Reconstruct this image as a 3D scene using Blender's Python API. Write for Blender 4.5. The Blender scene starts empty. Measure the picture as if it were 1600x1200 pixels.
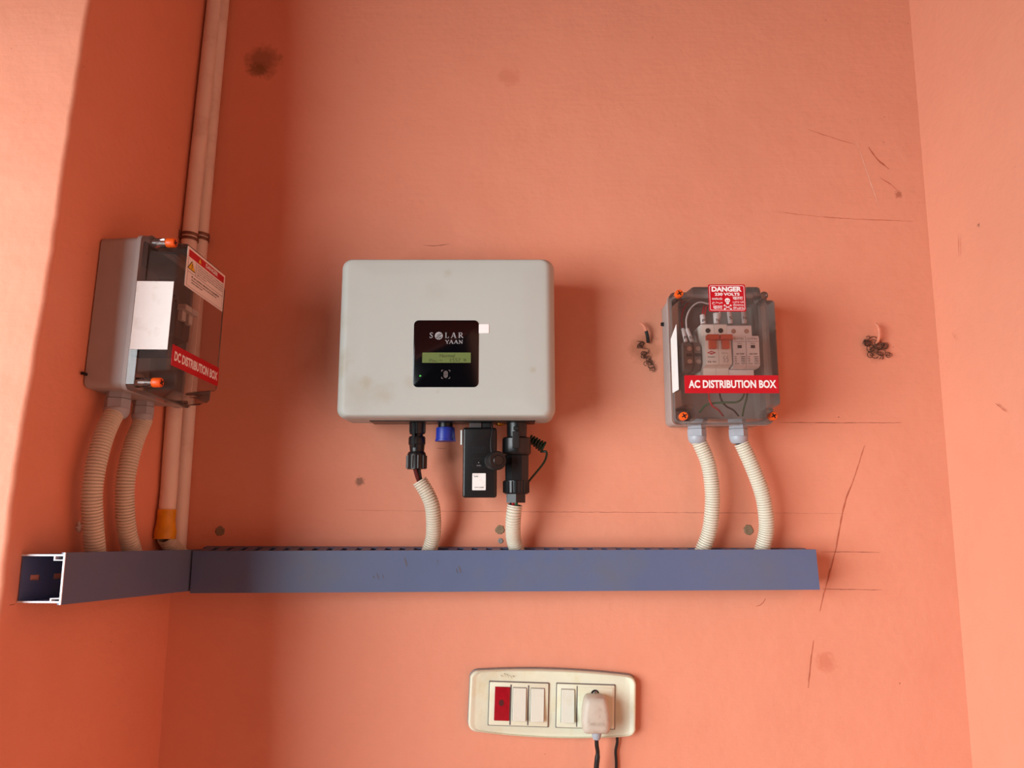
import bpy, math, random
from mathutils import Vector, Matrix
V = Vector
R = random.Random(7)
C = bpy.context.scene.collection
sc = bpy.context.scene

# ------------------------------------------------------------------ camera
CAMZ = 1.55; CAMY = -1.10; F = 1150.0; PITCH = math.radians(9.14)
cd = bpy.data.cameras.new('camera'); cam = bpy.data.objects.new('camera', cd); C.objects.link(cam)
cam.location = (0, CAMY, CAMZ); cam.rotation_euler = (math.radians(90) + PITCH, 0, 0)
cd.sensor_width = 36.0; cd.lens = 36.0 * F / 1600.0; cd.clip_start = 0.02
sc.camera = cam
# ------------------------------------------------------------------ world, light, exposure
w = bpy.data.worlds.new('world'); sc.world = w; w.use_nodes = True
w.node_tree.nodes['Background'].inputs[0].default_value = (0.86, 0.93, 1.0, 1)
w.node_tree.nodes['Background'].inputs[1].default_value = 0.02
def area(name, loc, aim, sx, sy, power, col):
    l = bpy.data.lights.new(name, 'AREA'); l.shape = 'RECTANGLE'; l.size = sx; l.size_y = sy
    l.energy = power; l.color = col
    o = bpy.data.objects.new(name, l); C.objects.link(o); o.location = loc
    o.rotation_euler = (V(aim) - V(loc)).to_track_quat('-Z', 'Y').to_euler()
    return o
area('doorway_daylight', (-2.40, -2.1, 1.55), (0.2, 0, 1.4), 2.2, 2.1, 184, (0.90, 0.96, 0.98))
sl_ = bpy.data.lights.new('sun', 'SUN'); sl_.energy = 1.5; sl_.angle = math.radians(0.6); sl_.color = (0.97, 0.98, 1.0)
so_ = bpy.data.objects.new('sun', sl_); C.objects.link(so_); so_.location = (-4, -2.2, 5)       # strikes the floor in front of the niche
so_.rotation_euler = V((0.76, 0.08, -0.66)).to_track_quat('-Z', 'Y').to_euler()
vs = sc.view_settings
vs.view_transform = 'Standard'; vs.look = 'None'; vs.gamma = 1; vs.use_curve_mapping = False
vs.exposure = 0.0
sc.display_settings.display_device = 'sRGB'

# ------------------------------------------------------------------ pixel -> place helpers (1600 x 1200 frame)
CP, SP = math.cos(PITCH), math.sin(PITCH)
CAM = V((0, CAMY, CAMZ))
def ray(px, py):
    u = (px - 800) / F; v = (600 - py) / F
    return V((u, CP - v * SP, SP + v * CP))
def on_y(px, py, y=0.0):
    d = ray(px, py); return CAM + d * ((y - CAMY) / d.y)
def on_plane(px, py, p0, n):
    d = ray(px, py); return CAM + d * ((p0 - CAM).dot(n) / d.dot(n))

# ------------------------------------------------------------------ materials
def lin(c):
    return tuple((x / 12.92 if x <= 0.04045 else ((x + 0.055) / 1.055) ** 2.4) for x in (v / 255.0 for v in c))
class NT:
    def __init__(s, name):
        s.m = bpy.data.materials.new(name); s.m.use_nodes = True
        s.t = s.m.node_tree; s.n = s.t.nodes; s.l = s.t.links
        s.b = s.n['Principled BSDF']; s.out = s.n['Material Output']
        s.co = None
    def node(s, typ, **kw):
        n = s.n.new(typ)
        for k, v in kw.items(): setattr(n, k, v)
        return n
    def link(s, a, b): s.l.new(a, b)
    def coord(s):
        if s.co is None: s.co = s.node('ShaderNodeTexCoord').outputs['Object']
        return s.co
    def noise(s, scale, detail=4, rough=0.55, stretch=None):
        n = s.node('ShaderNodeTexNoise'); n.inputs['Scale'].default_value = scale
        n.inputs['Detail'].default_value = detail; n.inputs['Roughness'].default_value = rough
        if stretch:
            mp = s.node('ShaderNodeMapping'); mp.inputs['Scale'].default_value = stretch
            s.link(s.coord(), mp.inputs[0]); s.link(mp.outputs[0], n.inputs['Vector'])
        else: s.link(s.coord(), n.inputs['Vector'])
        return n.outputs['Fac']
    def ramp(s, fac, a, b, lo=0.0, hi=1.0):
        r = s.node('ShaderNodeMapRange'); r.clamp = True
        s.link(fac, r.inputs[0])
        for i, v in zip((1, 2, 3, 4), (a, b, lo, hi)): r.inputs[i].default_value = v
        return r.outputs[0]
    def math(s, op, a, b):
        m = s.node('ShaderNodeMath', operation=op)
        for i, v in enumerate((a, b)):
            if isinstance(v, (int, float)): m.inputs[i].default_value = v
            else: s.link(v, m.inputs[i])
        return m.outputs[0]
    def mix(s, fac, a, b):
        m = s.node('ShaderNodeMix', data_type='RGBA')
        if isinstance(fac, (int, float)): m.inputs[0].default_value = fac
        else: s.link(fac, m.inputs[0])
        for i, v in ((6, a), (7, b)):
            if isinstance(v, tuple): m.inputs[i].default_value = v + (1,)
            else: s.link(v, m.inputs[i])
        return m.outputs[2]
    def bump(s, h, strength, dist):
        b = s.node('ShaderNodeBump'); b.inputs['Strength'].default_value = strength
        b.inputs['Distance'].default_value = dist; s.link(h, b.inputs['Height'])
        s.link(b.outputs[0], s.b.inputs['Normal'])
    def dist_mask(s, p, r, soft=0.5):
        """1 inside a noisy blob of radius r around p (object space)"""
        d = s.node('ShaderNodeVectorMath', operation='DISTANCE'); s.link(s.coord(), d.inputs[0]); d.inputs[1].default_value = p
        nz = s.noise(1.6 / r, 5, 0.65)
        dd = s.math('ADD', d.outputs['Value'], s.math('MULTIPLY', s.math('SUBTRACT', nz, 0.5), r * 1.5))
        return s.ramp(dd, r, r * soft, 0, 1)
def simple(name, rgb, rough=0.5, var=0.06, scale=30, metallic=0.0, spec=0.5, bump=0.0, bscale=200, dirt=None, coat=0.0):
    t = NT(name); c = lin(rgb)
    f = t.noise(scale, 5)
    col = t.mix(t.ramp(f, 0.3, 0.7), tuple(x * (1 - var) for x in c), tuple(min(1, x * (1 + var)) for x in c))
    if dirt:
        rgb2, amt, sc_ = dirt
        col = t.mix(t.ramp(t.noise(sc_, 6, 0.65), 0.52, 0.72, 0, amt), col, lin(rgb2))
    t.link(col, t.b.inputs['Base Color'])
    t.b.inputs['Roughness'].default_value = rough; t.b.inputs['Metallic'].default_value = metallic
    t.b.inputs['Specular IOR Level'].default_value = spec
    if coat: t.b.inputs['Coat Weight'].default_value = coat; t.b.inputs['Coat Roughness'].default_value = 0.08
    if bump: t.bump(t.noise(bscale, 3), bump, 0.0008)
    return t.m
def clear_plastic(name, tint, gloss_rough, dust, dust_rgb):
    t = NT(name)
    tr = t.node('ShaderNodeBsdfTransparent'); tr.inputs[0].default_value = lin(tint) + (1,)
    gl = t.node('ShaderNodeBsdfGlossy'); gl.inputs['Roughness'].default_value = gloss_rough
    df = t.node('ShaderNodeBsdfDiffuse'); df.inputs[0].default_value = lin(dust_rgb) + (1,)
    fr = t.node('ShaderNodeFresnel'); fr.inputs[0].default_value = 1.5
    a = t.node('ShaderNodeMixShader'); b = t.node('ShaderNodeMixShader')
    t.link(t.ramp(t.noise(60, 6, 0.65), 0.3, 0.75, dust * 0.6, dust * 1.4), a.inputs[0]); t.link(tr.outputs[0], a.inputs[1]); t.link(df.outputs[0], a.inputs[2])
    t.link(fr.outputs[0], b.inputs[0]); t.link(a.outputs[0], b.inputs[1]); t.link(gl.outputs[0], b.inputs[2])
    t.link(b.outputs[0], t.out.inputs['Surface'])
    return t.m
def wall_mat(name, blobs=()):
    t = NT(name); base = lin((226, 151, 122))
    f1 = t.noise(2.2, 5, 0.6); f2 = t.noise(14, 6, 0.62); f3 = t.noise(9, 5, 0.6, (1, 1, 0.12))
    col = t.mix(t.ramp(f1, 0.3, 0.7), tuple(x * 0.95 for x in base), tuple(x * 1.04 for x in base))
    col = t.mix(t.ramp(f2, 0.5, 0.8, 0, 0.35), col, lin((219, 140, 111)))
    col = t.mix(t.ramp(f3, 0.55, 0.8, 0, 0.25), col, lin((235, 158, 130)))
    vo = t.node('ShaderNodeTexVoronoi'); vo.inputs['Scale'].default_value = 24; vo.inputs['Randomness'].default_value = 1
    t.link(t.coord(), vo.inputs['Vector'])
    sp = t.math('MULTIPLY', t.ramp(vo.outputs['Distance'], 0.012, 0.028, 1, 0), t.ramp(t.noise(8, 2), 0.47, 0.53))
    col = t.mix(t.math('MULTIPLY', sp, 0.75), col, lin((60, 34, 26)))
    for p, r, rgb, amt in blobs:
        col = t.mix(t.math('MULTIPLY', t.dist_mask(p, r), amt), col, lin(rgb))
    t.link(col, t.b.inputs['Base Color']); t.b.inputs['Roughness'].default_value = 0.62
    t.b.inputs['Specular IOR Level'].default_value = 0.3
    h = t.math('ADD', t.math('MULTIPLY', t.noise(7, 4), 1.0), t.math('ADD', t.math('MULTIPLY', t.noise(60, 5, 0.6), 0.16), t.math('MULTIPLY', t.noise(55, 3, 0.6, (0.25, 1, 3.0)), 0.06)))
    t.bump(h, 0.65, 0.006)
    return t.m

M = {}
M['grey_white'] = None
M['black'] = simple('black_plastic', (13, 14, 16), 0.36, 0.15, 60, spec=0.5, bump=0.15, bscale=900)
M['black_soft'] = simple('black_rubber', (10, 10, 11), 0.6, 0.15, 60)
M['gloss_black'] = simple('gloss_black', (6, 6, 9), 0.12, 0.05, 20, spec=0.5)
M['blue'] = simple('blue_plastic', (26, 48, 150), 0.4, 0.1, 60)
M['conduit'] = simple('cream_conduit', (212, 206, 188), 0.5, 0.03, 40)
M['pipe'] = simple('cream_pipe', (232, 216, 202), 0.45, 0.03, 15, dirt=((190, 160, 140), 0.5, 14))
M['duct'] = simple('grey_duct', (90, 104, 136), 0.42, 0.05, 10, dirt=((98, 106, 122), 0.8, 9), spec=0.4)
M['cut'] = simple('cut_edge', (225, 225, 228), 0.4, 0.03)
M['box_grey'] = simple('box_grey', (166, 160, 156), 0.45, 0.04, 30)
M['gland'] = simple('gland_grey', (160, 166, 174), 0.42, 0.04, 40)
M['orange'] = simple('orange_plastic', (240, 96, 24), 0.4, 0.05)
M['lever'] = simple('orange_lever', (214, 84, 40), 0.4, 0.05)
M['dark'] = simple('dark_slot', (20, 14, 12), 0.7, 0.1)
M['red'] = simple('red_label', (190, 8, 30), 0.4, 0.03)
M['white'] = simple('white_print', (240, 238, 236), 0.5, 0.02)
M['sticker'] = simple('white_sticker', (236, 236, 232), 0.5, 0.03, 60, dirt=((205, 200, 190), 0.5, 60))
M['label'] = simple('white_label', (238, 232, 226), 0.5, 0.02)
M['ink'] = simple('ink', (30, 26, 28), 0.6, 0.1)
M['ink_grey'] = simple('ink_grey', (110, 100, 98), 0.6, 0.1)
M['silver_ink'] = simple('silver_print', (150, 150, 152), 0.5, 0.05)
M['mcb'] = simple('breaker_white', (234, 229, 220), 0.45, 0.03)
M['spd'] = simple('module_white', (240, 240, 240), 0.45, 0.03)
M['mcb_dark'] = simple('breaker_grey', (74, 70, 70), 0.5, 0.05)
M['terminal'] = simple('terminal_grey', (112, 96, 90), 0.5, 0.06)
M['steel'] = simple('zinc_steel', (170, 165, 160), 0.35, 0.1, 80, metallic=0.9)
M['rust'] = simple('brown_metal', (120, 88, 74), 0.45, 0.2, 120, metallic=0.6)
M['yellow'] = simple('yellow_tape', (214, 150, 20), 0.4, 0.12, 90, bump=0.4, bscale=160)
M['sign_yellow'] = simple('sign_yellow', (236, 190, 30), 0.5, 0.03)
M['w_red'] = simple('wire_red', (176, 24, 34), 0.4, 0.05)
M['w_maroon'] = simple('wire_maroon', (84, 26, 24), 0.4, 0.05)
M['w_green'] = simple('wire_green', (10, 84, 48), 0.4, 0.05)
M['w_dkgreen'] = simple('earth_wire_green', (8, 44, 26), 0.4, 0.1)
M['w_white'] = simple('wire_white', (214, 208, 206), 0.45, 0.03)
M['w_black'] = simple('wire_black', (18, 18, 18), 0.4, 0.1)
M['brass'] = simple('brass', (200, 130, 30), 0.35, 0.1, metallic=0.7)
M['cream'] = simple('cream_switch', (226, 229, 204), 0.4, 0.03, 30, dirt=((212, 200, 146), 0.55, 26))
M['cream_lt'] = simple('cream_rocker', (222, 224, 208), 0.35, 0.02, 40, dirt=((204, 198, 168), 0.4, 60))
M['plug'] = simple('plug_cream', (196, 186, 170), 0.5, 0.05, 60, dirt=((150, 126, 110), 0.4, 110))
M['ind_red'] = simple('indicator_red', (158, 14, 30), 0.25, 0.12, 120)
M['plaster'] = simple('wall_filler', (140, 118, 92), 0.85, 0.2, 400, bump=0.6, bscale=900)
M['plaster_grey'] = simple('wall_filler_grey', (150, 150, 145), 0.8, 0.15, 300, bump=0.6, bscale=900)
M['fibre'] = simple('dark_fibre', (84, 56, 42), 0.8, 0.3, 300)
M['stub'] = simple('painted_stub', (224, 142, 112), 0.6, 0.1, 200)
M['pencil'] = simple('pencil', (146, 82, 64), 0.8, 0.2, 100)
M['scratch'] = simple('scratch', (188, 100, 72), 0.8, 0.2, 60)
M['pale_scratch'] = simple('pale_chip', (240, 190, 168), 0.7, 0.1, 60)
M['duct_scuff'] = simple('duct_scuff', (92, 88, 98), 0.5, 0.1)
M['ceil'] = simple('ceiling_paint', (118, 100, 92), 0.8, 0.03, 4)
M['floor'] = simple('floor_stone', (140, 134, 126), 0.5, 0.08, 6)
M['cover'] = clear_plastic('clear_cover', (252, 248, 246), 0.10, 0.035, (220, 196, 186))
M['cover_dusty'] = clear_plastic('clear_cover_dusty', (246, 238, 235), 0.08, 0.06, (200, 188, 184))
def inverter_mat():
    t = NT('inverter_shell'); c = lin((177, 182, 175)); t.co = t.node('ShaderNodeNewGeometry').outputs['Position']
    col = t.mix(t.ramp(t.noise(6, 4), 0.3, 0.7), tuple(x * 0.97 for x in c), tuple(x * 1.02 for x in c))
    for (px, py, r, a) in ((534, 560, 0.018, .5), (532, 580, 0.013, .55), (572, 598, 0.011, .5), (600, 618, 0.020, .35), (560, 612, 0.03, .3), (640, 598, 0.012, .3),
                           (700, 428, 0.008, .35), (833, 578, 0.006, .5), (528, 500, 0.02, .25), (680, 455, 0.02, .15), (684, 612, 0.004, .4)):
        col = t.mix(t.math('MULTIPLY', t.dist_mask(on_y(px, py, -0.12), r, 0.1), a), col, lin((158, 148, 122)))
    t.link(col, t.b.inputs['Base Color']); t.b.inputs['Roughness'].default_value = 0.5; t.b.inputs['Specular IOR Level'].default_value = 0.35
    return t.m
M['shell'] = inverter_mat()
def lcd_mat():
    t = NT('lcd_screen'); c = lin((96, 112, 64))
    t.b.inputs['Base Color'].default_value = c + (1,); t.b.inputs['Roughness'].default_value = 0.25
    t.b.inputs['Emission Color'].default_value = c + (1,); t.b.inputs['Emission Strength'].default_value = 0.12
    return t.m
M['lcd'] = lcd_mat()
def led_mat():
    t = NT('green_led'); t.b.inputs['Base Color'].default_value = (0.05, 0.5, 0.08, 1)
    t.b.inputs['Emission Color'].default_value = (0.15, 0.9, 0.1, 1); t.b.inputs['Emission Strength'].default_value = 0.2
    return t.m
M['led'] = led_mat()

# ------------------------------------------------------------------ mesh helpers
ORG = {}
class MB:
    def __init__(s): s.v = []; s.f = []
    def add(s, vs_, fs):
        o = len(s.v); s.v += [V(p) for p in vs_]; s.f += [tuple(i + o for i in f) for f in fs]; return s
    def loft(s, rings, cap0=True, cap1=True, closed=True):
        n = len(rings[0]); vs_ = [p for r in rings for p in r]; fs = []
        for i in range(len(rings) - 1):
            for j in range(n if closed else n - 1):
                a = i * n + j; b = i * n + (j + 1) % n
                fs.append((a, b, b + n, a + n))
        if cap0: fs.append(tuple(range(n - 1, -1, -1)))
        if cap1: fs.append(tuple(range((len(rings) - 1) * n, len(rings) * n)))
        return s.add(vs_, fs)
    def box(s, x0, x1, y0, y1, z0, z1):
        x0, x1 = sorted((x0, x1)); y0, y1 = sorted((y0, y1)); z0, z1 = sorted((z0, z1))
        p = [(x0, y0, z0), (x1, y0, z0), (x1, y1, z0), (x0, y1, z0), (x0, y0, z1), (x1, y0, z1), (x1, y1, z1), (x0, y1, z1)]
        return s.hexa(p)
    def hexa(s, p):
        return s.add(p, [(3, 2, 1, 0), (4, 5, 6, 7), (0, 1, 5, 4), (1, 2, 6, 5), (2, 3, 7, 6), (3, 0, 4, 7)])
    def slab(s, x0, x1, z0, z1, y0, y1, r=0.003, er=0.0015, back=True, n=5, en=4):
        """rounded plate in the XZ plane: back at y0, front at y1 (y1 < y0), front edge rounded by er"""
        rings = [rrect(x0, x1, z0, z1, r, y0, n)]
        for k in range(en + 1):
            a = math.pi / 2 * k / en
            i = er * (1 - math.cos(a))
            rings.append(rrect(x0 + i, x1 - i, z0 + i, z1 - i, max(r - i, 1e-5), y1 + er * (1 - math.sin(a)), n))
        return s.loft(rings, back, True)
    def outline(s, pts, y0, y1, er=0.0):
        """any XZ outline extruded from y0 (back) to y1 (front)"""
        rings = [[V((x, y0, z)) for x, z in pts], [V((x, y1 + er, z)) for x, z in pts]]
        if er:
            for a in (0.5, 1.0):
                ins = inset(pts, er * (1 - math.cos(a * math.pi / 2)))
                rings.append([V((x, y1 + er * (1 - math.sin(a * math.pi / 2)), z)) for x, z in ins])
        return s.loft(rings)
    def cyl(s, p0, p1, r0, r1=None, n=20, cap0=True, cap1=True, rot=0.0):
        return s.rev(p0, p1, [(0, r0), (1, r0 if r1 is None else r1)], n, cap0, cap1, rot)
    def rev(s, p0, p1, prof, n=24, cap0=True, cap1=True, rot=0.0):
        p0, p1 = V(p0), V(p1); u, v = frame(p1 - p0)
        rings = [[p0.lerp(p1, t) + (u * math.cos(a) + v * math.sin(a)) * r for a in (2 * math.pi * k / n + rot for k in range(n))] for t, r in prof]
        return s.loft(rings, cap0, cap1)
    def tube(s, path, r, n=12, step=None, radii=None, cap=True):
        pts = smooth(path, step or r * 1.2); fr = frames(pts); rings = []
        for i, p in enumerate(pts):
            rr = r if radii is None else radii(i, len(pts))
            u, v = fr[i]
            rings.append([p + (u * math.cos(a) + v * math.sin(a)) * rr for a in (2 * math.pi * k / n for k in range(n))])
        return s.loft(rings, cap, cap)
    def corr(s, path, r, pitch=0.0036, amp=0.0020, n=22):
        pts = smooth(path, pitch / 4.0); fr = frames(pts); rings = []
        for i, p in enumerate(pts):
            rr = r - (0, 0, 0, amp)[i % 4]; u, v = fr[i]
            rings.append([p + (u * math.cos(a) + v * math.sin(a)) * rr for a in (2 * math.pi * k / n for k in range(n))])
        # hollow mouth: turn the first ring inwards
        u, v = fr[0]; d = (pts[1] - pts[0]).normalized()
        mouth = [[pts[0] + d * 0.012 + (u * math.cos(a) + v * math.sin(a)) * r * 0.78 for a in (2 * math.pi * k / n for k in range(n))],
                 [pts[0] + (u * math.cos(a) + v * math.sin(a)) * r * 0.82 for a in (2 * math.pi * k / n for k in range(n))]]
        return s.loft(mouth + rings, False, True)
    def build(s, name, mat, parent=None, angle=35, xf=None):
        me = bpy.data.meshes.new(name); o0 = ORG.get(parent, V((0, 0, 0))) if parent else V((0, 0, 0))
        me.from_pydata([tuple((xf @ p if xf else p) - o0) for p in s.v], [], s.f); me.update()
        for m in (mat if isinstance(mat, (list, tuple)) else [mat]): me.materials.append(m)
        for p in me.polygons: p.use_smooth = True
        me.set_sharp_from_angle(angle=math.radians(angle))
        o = bpy.data.objects.new(name, me); C.objects.link(o)
        if parent: o.parent = parent; ORG[o] = o0
        else: ORG[o] = V((0, 0, 0))
        return o
def frame(d):
    d = V(d).normalized(); h = V((0, 1, 0)) if abs(d.y) < 0.9 else V((1, 0, 0))
    u = d.cross(h).normalized(); return u, d.cross(u).normalized()
def frames(pts):
    out = []; u = None
    for i in range(len(pts)):
        d = (pts[min(i + 1, len(pts) - 1)] - pts[max(i - 1, 0)]).normalized()
        if u is None: u, v = frame(d)
        else: u = (u - d * u.dot(d)).normalized(); v = d.cross(u)
        out.append((u, v))
    return out
def smooth(path, step):
    P = [V(p) for p in path]
    if len(P) == 2: dense = [P[0].lerp(P[1], k / 40) for k in range(41)]
    else:
        dense = []; Q = [P[0] * 2 - P[1]] + P + [P[-1] * 2 - P[-2]]
        for i in range(1, len(Q) - 2):
            a, b, c, d = Q[i - 1:i + 3]
            for k in range(24):
                t = k / 24
                dense.append(0.5 * ((2 * b) + (c - a) * t + (2 * a - 5 * b + 4 * c - d) * t * t + (3 * b - a - 3 * c + d) * t ** 3))
        dense.append(P[-1])
    L = [0]
    for i in range(1, len(dense)): L.append(L[-1] + (dense[i] - dense[i - 1]).length)
    n = max(2, round(L[-1] / step)); out = []; j = 0
    for k in range(n + 1):
        s_ = L[-1] * k / n
        while j < len(L) - 2 and L[j + 1] < s_: j += 1
        t = (s_ - L[j]) / max(1e-9, L[j + 1] - L[j]); out.append(dense[j].lerp(dense[j + 1], min(1, t)))
    return out
def rrect2(x0, x1, z0, z1, r, n=5):
    pts = []
    for cx, cz, a0 in ((x1 - r, z0 + r, -90), (x1 - r, z1 - r, 0), (x0 + r, z1 - r, 90), (x0 + r, z0 + r, 180)):
        for k in range(n + 1):
            a = math.radians(a0 + 90 * k / n); pts.append((cx + r * math.cos(a), cz + r * math.sin(a)))
    return pts
def rrect(x0, x1, z0, z1, r, y, n=5): return [V((x, y, z)) for x, z in rrect2(x0, x1, z0, z1, r, n)]
def inset(pts, d):
    n = len(pts); out = []
    for i in range(n):
        p0, p1, p2 = V(pts[i - 1]), V(pts[i]), V(pts[(i + 1) % n])
        a = (p1 - p0); b = (p2 - p1)
        t = (a.normalized() if a.length > 1e-9 else V((0, 0))) + (b.normalized() if b.length > 1e-9 else V((0, 0)))
        if t.length < 1e-9: out.append(tuple(p1)); continue
        t.normalize(); out.append((p1.x - t.y * d, p1.y + t.x * d))
    return out
def thing(name, label, cat, loc, group=None, rot=None):
    o = bpy.data.objects.new(name, None); C.objects.link(o); o.empty_display_size = 0.02
    o.location = loc
    if rot is not None: o.rotation_euler = rot; ORG[o] = V((0, 0, 0))
    else: ORG[o] = V(loc)
    return tag(o, label, cat, group)
def tag(o, label, cat, group=None):
    o['label'] = label; o['category'] = cat
    if group: o['group'] = group
    return o
def struct(o): o['kind'] = 'structure'; return o
def solo(mb, name, mat, label, cat, group=None, angle=35): return tag(mb.build(name, mat, None, angle), label, cat, group)
def text(s, x0, x1, z0, z1, y, mat, parent, name='lettering', bold=0.0, xf=None, ext=0.0001, keep=False):
    """lettering fitted into a box of the XZ plane, facing -Y"""
    cu = bpy.data.curves.new('t', 'FONT'); cu.body = s; cu.offset = bold; cu.resolution_u = 3
    ob = bpy.data.objects.new('t', cu); C.objects.link(ob)
    dg = bpy.context.evaluated_depsgraph_get(); dg.update()
    me = bpy.data.meshes.new_from_object(ob.evaluated_get(dg))
    vs_ = [v.co.copy() for v in me.vertices]; fs = [tuple(p.vertices) for p in me.polygons]
    bpy.data.objects.remove(ob); bpy.data.curves.remove(cu); bpy.data.meshes.remove(me)
    if not vs_: return None
    ax, bx_ = min(v.x for v in vs_), max(v.x for v in vs_); ay, by = min(v.y for v in vs_), max(v.y for v in vs_)
    sx = (x1 - x0) / max(1e-6, bx_ - ax); sy = (z1 - z0) / max(1e-6, by - ay)
    mb = MB(); mb.add([(x0 + (v.x - ax) * sx, y, z0 + (v.y - ay) * sy) for v in vs_], fs)
    return mb.build(name, mat, parent, xf=xf) if parent is not None else mb
def strokes(mb, segs, x0, z0, sx, sz, y):
    for a, b, c, d, th in segs:
        p, q = V((x0 + a * sx, z0 + b * sz)), V((x0 + c * sx, z0 + d * sz)); t = (q - p).normalized() * (th * sx / 2); nn = V((-t.y, t.x))
        mb.add([(k.x, y, k.y) for k in (p - nn, q - nn, q + nn, p + nn)], [(0, 1, 2, 3)])
def ribbon(pts, wd, nrm, jit=0.0):
    mb = MB(); L = []; N = V(nrm)
    P = smooth(pts, 0.006) if len(pts) > 1 else pts
    for i, p in enumerate(P):
        d = (P[min(i + 1, len(P) - 1)] - P[max(i - 1, 0)]).normalized(); s_ = d.cross(N).normalized()
        ww = wd * (0.5 + R.random()) * min(1, 0.35 + 3 * min(i, len(P) - 1 - i) / len(P)); q = p + s_ * R.uniform(-jit, jit)
        L.append((q - s_ * ww / 2, q + s_ * ww / 2))
    mb.add([x for ab in L for x in ab], [(2 * i, 2 * i + 1, 2 * i + 3, 2 * i + 2) for i in range(len(L) - 1)])
    return mb

# ------------------------------------------------------------------ setting: niche of a painted room
ZT = CAMZ + 1.22; ZB = 0.0
def ext_line(a, b):
    d = (b - a) / (b.z - a.z)
    return lambda z: a + d * (z - a.z)
Lc = ext_line(on_y(333, 0), on_y(254, 1100)); Rc = ext_line(on_y(1416, 0), on_y(1514, 1195))
SPLAY = math.radians(2.0)
sdir = V((-math.tan(SPLAY), -1, 0)).normalized()          # along the left wall, towards the room
nL = sdir.cross(Lc(2) - Lc(1)).normalized()
if nL.x < 0: nL = -nL
def on_left(px, py, off=0.0): return on_plane(px, py, Lc(CAMZ) + nL * off, nL)
rdir = V((0.04, -1, 0)).normalized()
nR = rdir.cross(Rc(2) - Rc(1)).normalized()
if nR.x > 0: nR = -nR
def on_right(px, py, off=0.0): return on_plane(px, py, Rc(CAMZ) + nR * off, nR)

mw = wall_mat('painted_wall_back', [(tuple(on_y(411, 96)), 0.032, (120, 84, 50), 0.6), (tuple(on_y(404, 108)), 0.016, (104, 84, 44), 0.6),
    (tuple(on_y(796, 120)), 0.02, (198, 112, 82), 0.3), (tuple(on_y(562, 752)), 0.008, (96, 74, 58), 0.7), (tuple(on_y(1290, 1035)), 0.016, (206, 120, 92), 0.6),
    (tuple(on_y(1404, 304)), 0.007, (150, 74, 50), 0.6), (tuple(on_y(1008, 545)), 0.026, (176, 108, 76), 0.55), (tuple(on_y(1370, 545)), 0.024, (170, 96, 66), 0.5)])
mb = MB(); T = 0.12
mb.hexa([Lc(ZB) + V((-T, 0, 0)), Rc(ZB) + V((T, 0, 0)), Rc(ZB) + V((T, T, 0)), Lc(ZB) + V((-T, T, 0)),
         Lc(ZT) + V((-T, 0, 0)), Rc(ZT) + V((T, 0, 0)), Rc(ZT) + V((T, T, 0)), Lc(ZT) + V((-T, T, 0))])
wall_back = struct(mb.build('wall_back', mw))
mside = wall_mat('painted_wall_side', [(tuple(on_right(1524, 352)), 0.006, (60, 34, 26), 0.9), (tuple(on_left(124, 823)), 0.008, (96, 64, 46), 0.6)])
# left wall with its rounded outer corner and the pillar face that turns towards the room
ar = [on_left(*p) for p in ((141, 0), (109, 206), (85, 377), (49, 600), (25, 750), (3, 945))]
ar.sort(key=lambda p: p.z)
d0 = (ar[1] - ar[0]); d1 = (ar[-1] - ar[-2])
lo = ar[0] + (ar[-1] - ar[0]) * ((ZB - ar[0].z) / (ar[-1].z - ar[0].z)); hi = ar[-1] + (ar[-1] - ar[0]) * ((ZT - ar[-1].z) / (ar[-1].z - ar[0].z))
lo.y, hi.y = max(lo.y, -0.46), min(hi.y, -0.25)
pts = [lo] + smooth(ar, 0.02) + [hi]
BR = 0.007; rings = []
for p in pts:
    c = Lc(p.z); e = p + V((0, R.uniform(-.0012, .0012), 0)); ring_ = [c + V((0, 0.0, 0)), c + (e - c) * 0.5]
    a0 = e - sdir * BR
    cen = a0 - nL * BR
    for k in range(7):
        a = math.pi / 2 * k / 6; ring_.append(cen + nL * BR * math.cos(a) + sdir * BR * math.sin(a))
    last = ring_[-1]; ring_ += [last + V((-0.3, -0.0, 0)), last + V((-0.9, -0.0, 0)), V((last.x - 0.9, 0.12, p.z)), V((c.x, 0.12, p.z))]
    rings.append(ring_)
wall_left = struct(MB().loft(rings).build('wall_left', mside, None, 30))
mb = MB(); e = rdir * 3.2
mb.hexa([Rc(ZB) + V((0, .12, 0)), Rc(ZB) + e, Rc(ZB) + e + V((.15, 0, 0)), Rc(ZB) + V((.15, .12, 0)), Rc(ZT) + V((0, .12, 0)), Rc(ZT) + e, Rc(ZT) + e + V((.15, 0, 0)), Rc(ZT) + V((.15, .12, 0))])
wall_right = struct(mb.build('wall_right', mside))
struct(MB().box(-3.2, 1.2, -3.4, 0.12, ZT, ZT + .12).build('ceiling', M['ceil']))
struct(MB().box(-3.2, 1.2, -3.4, 0.12, -.1, ZB).build('floor', M['floor']))

mb = MB(); mb.box(-1.30, 1.2, -1.50, -1.34, 2.08, ZT - .001); mb.box(-1.30, -1.14, -1.339, -0.40, 2.08, ZT - .001)  # unseen beams, added to shade the top of the back wall
struct(mb.build('added_shade_beam', mside))

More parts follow.
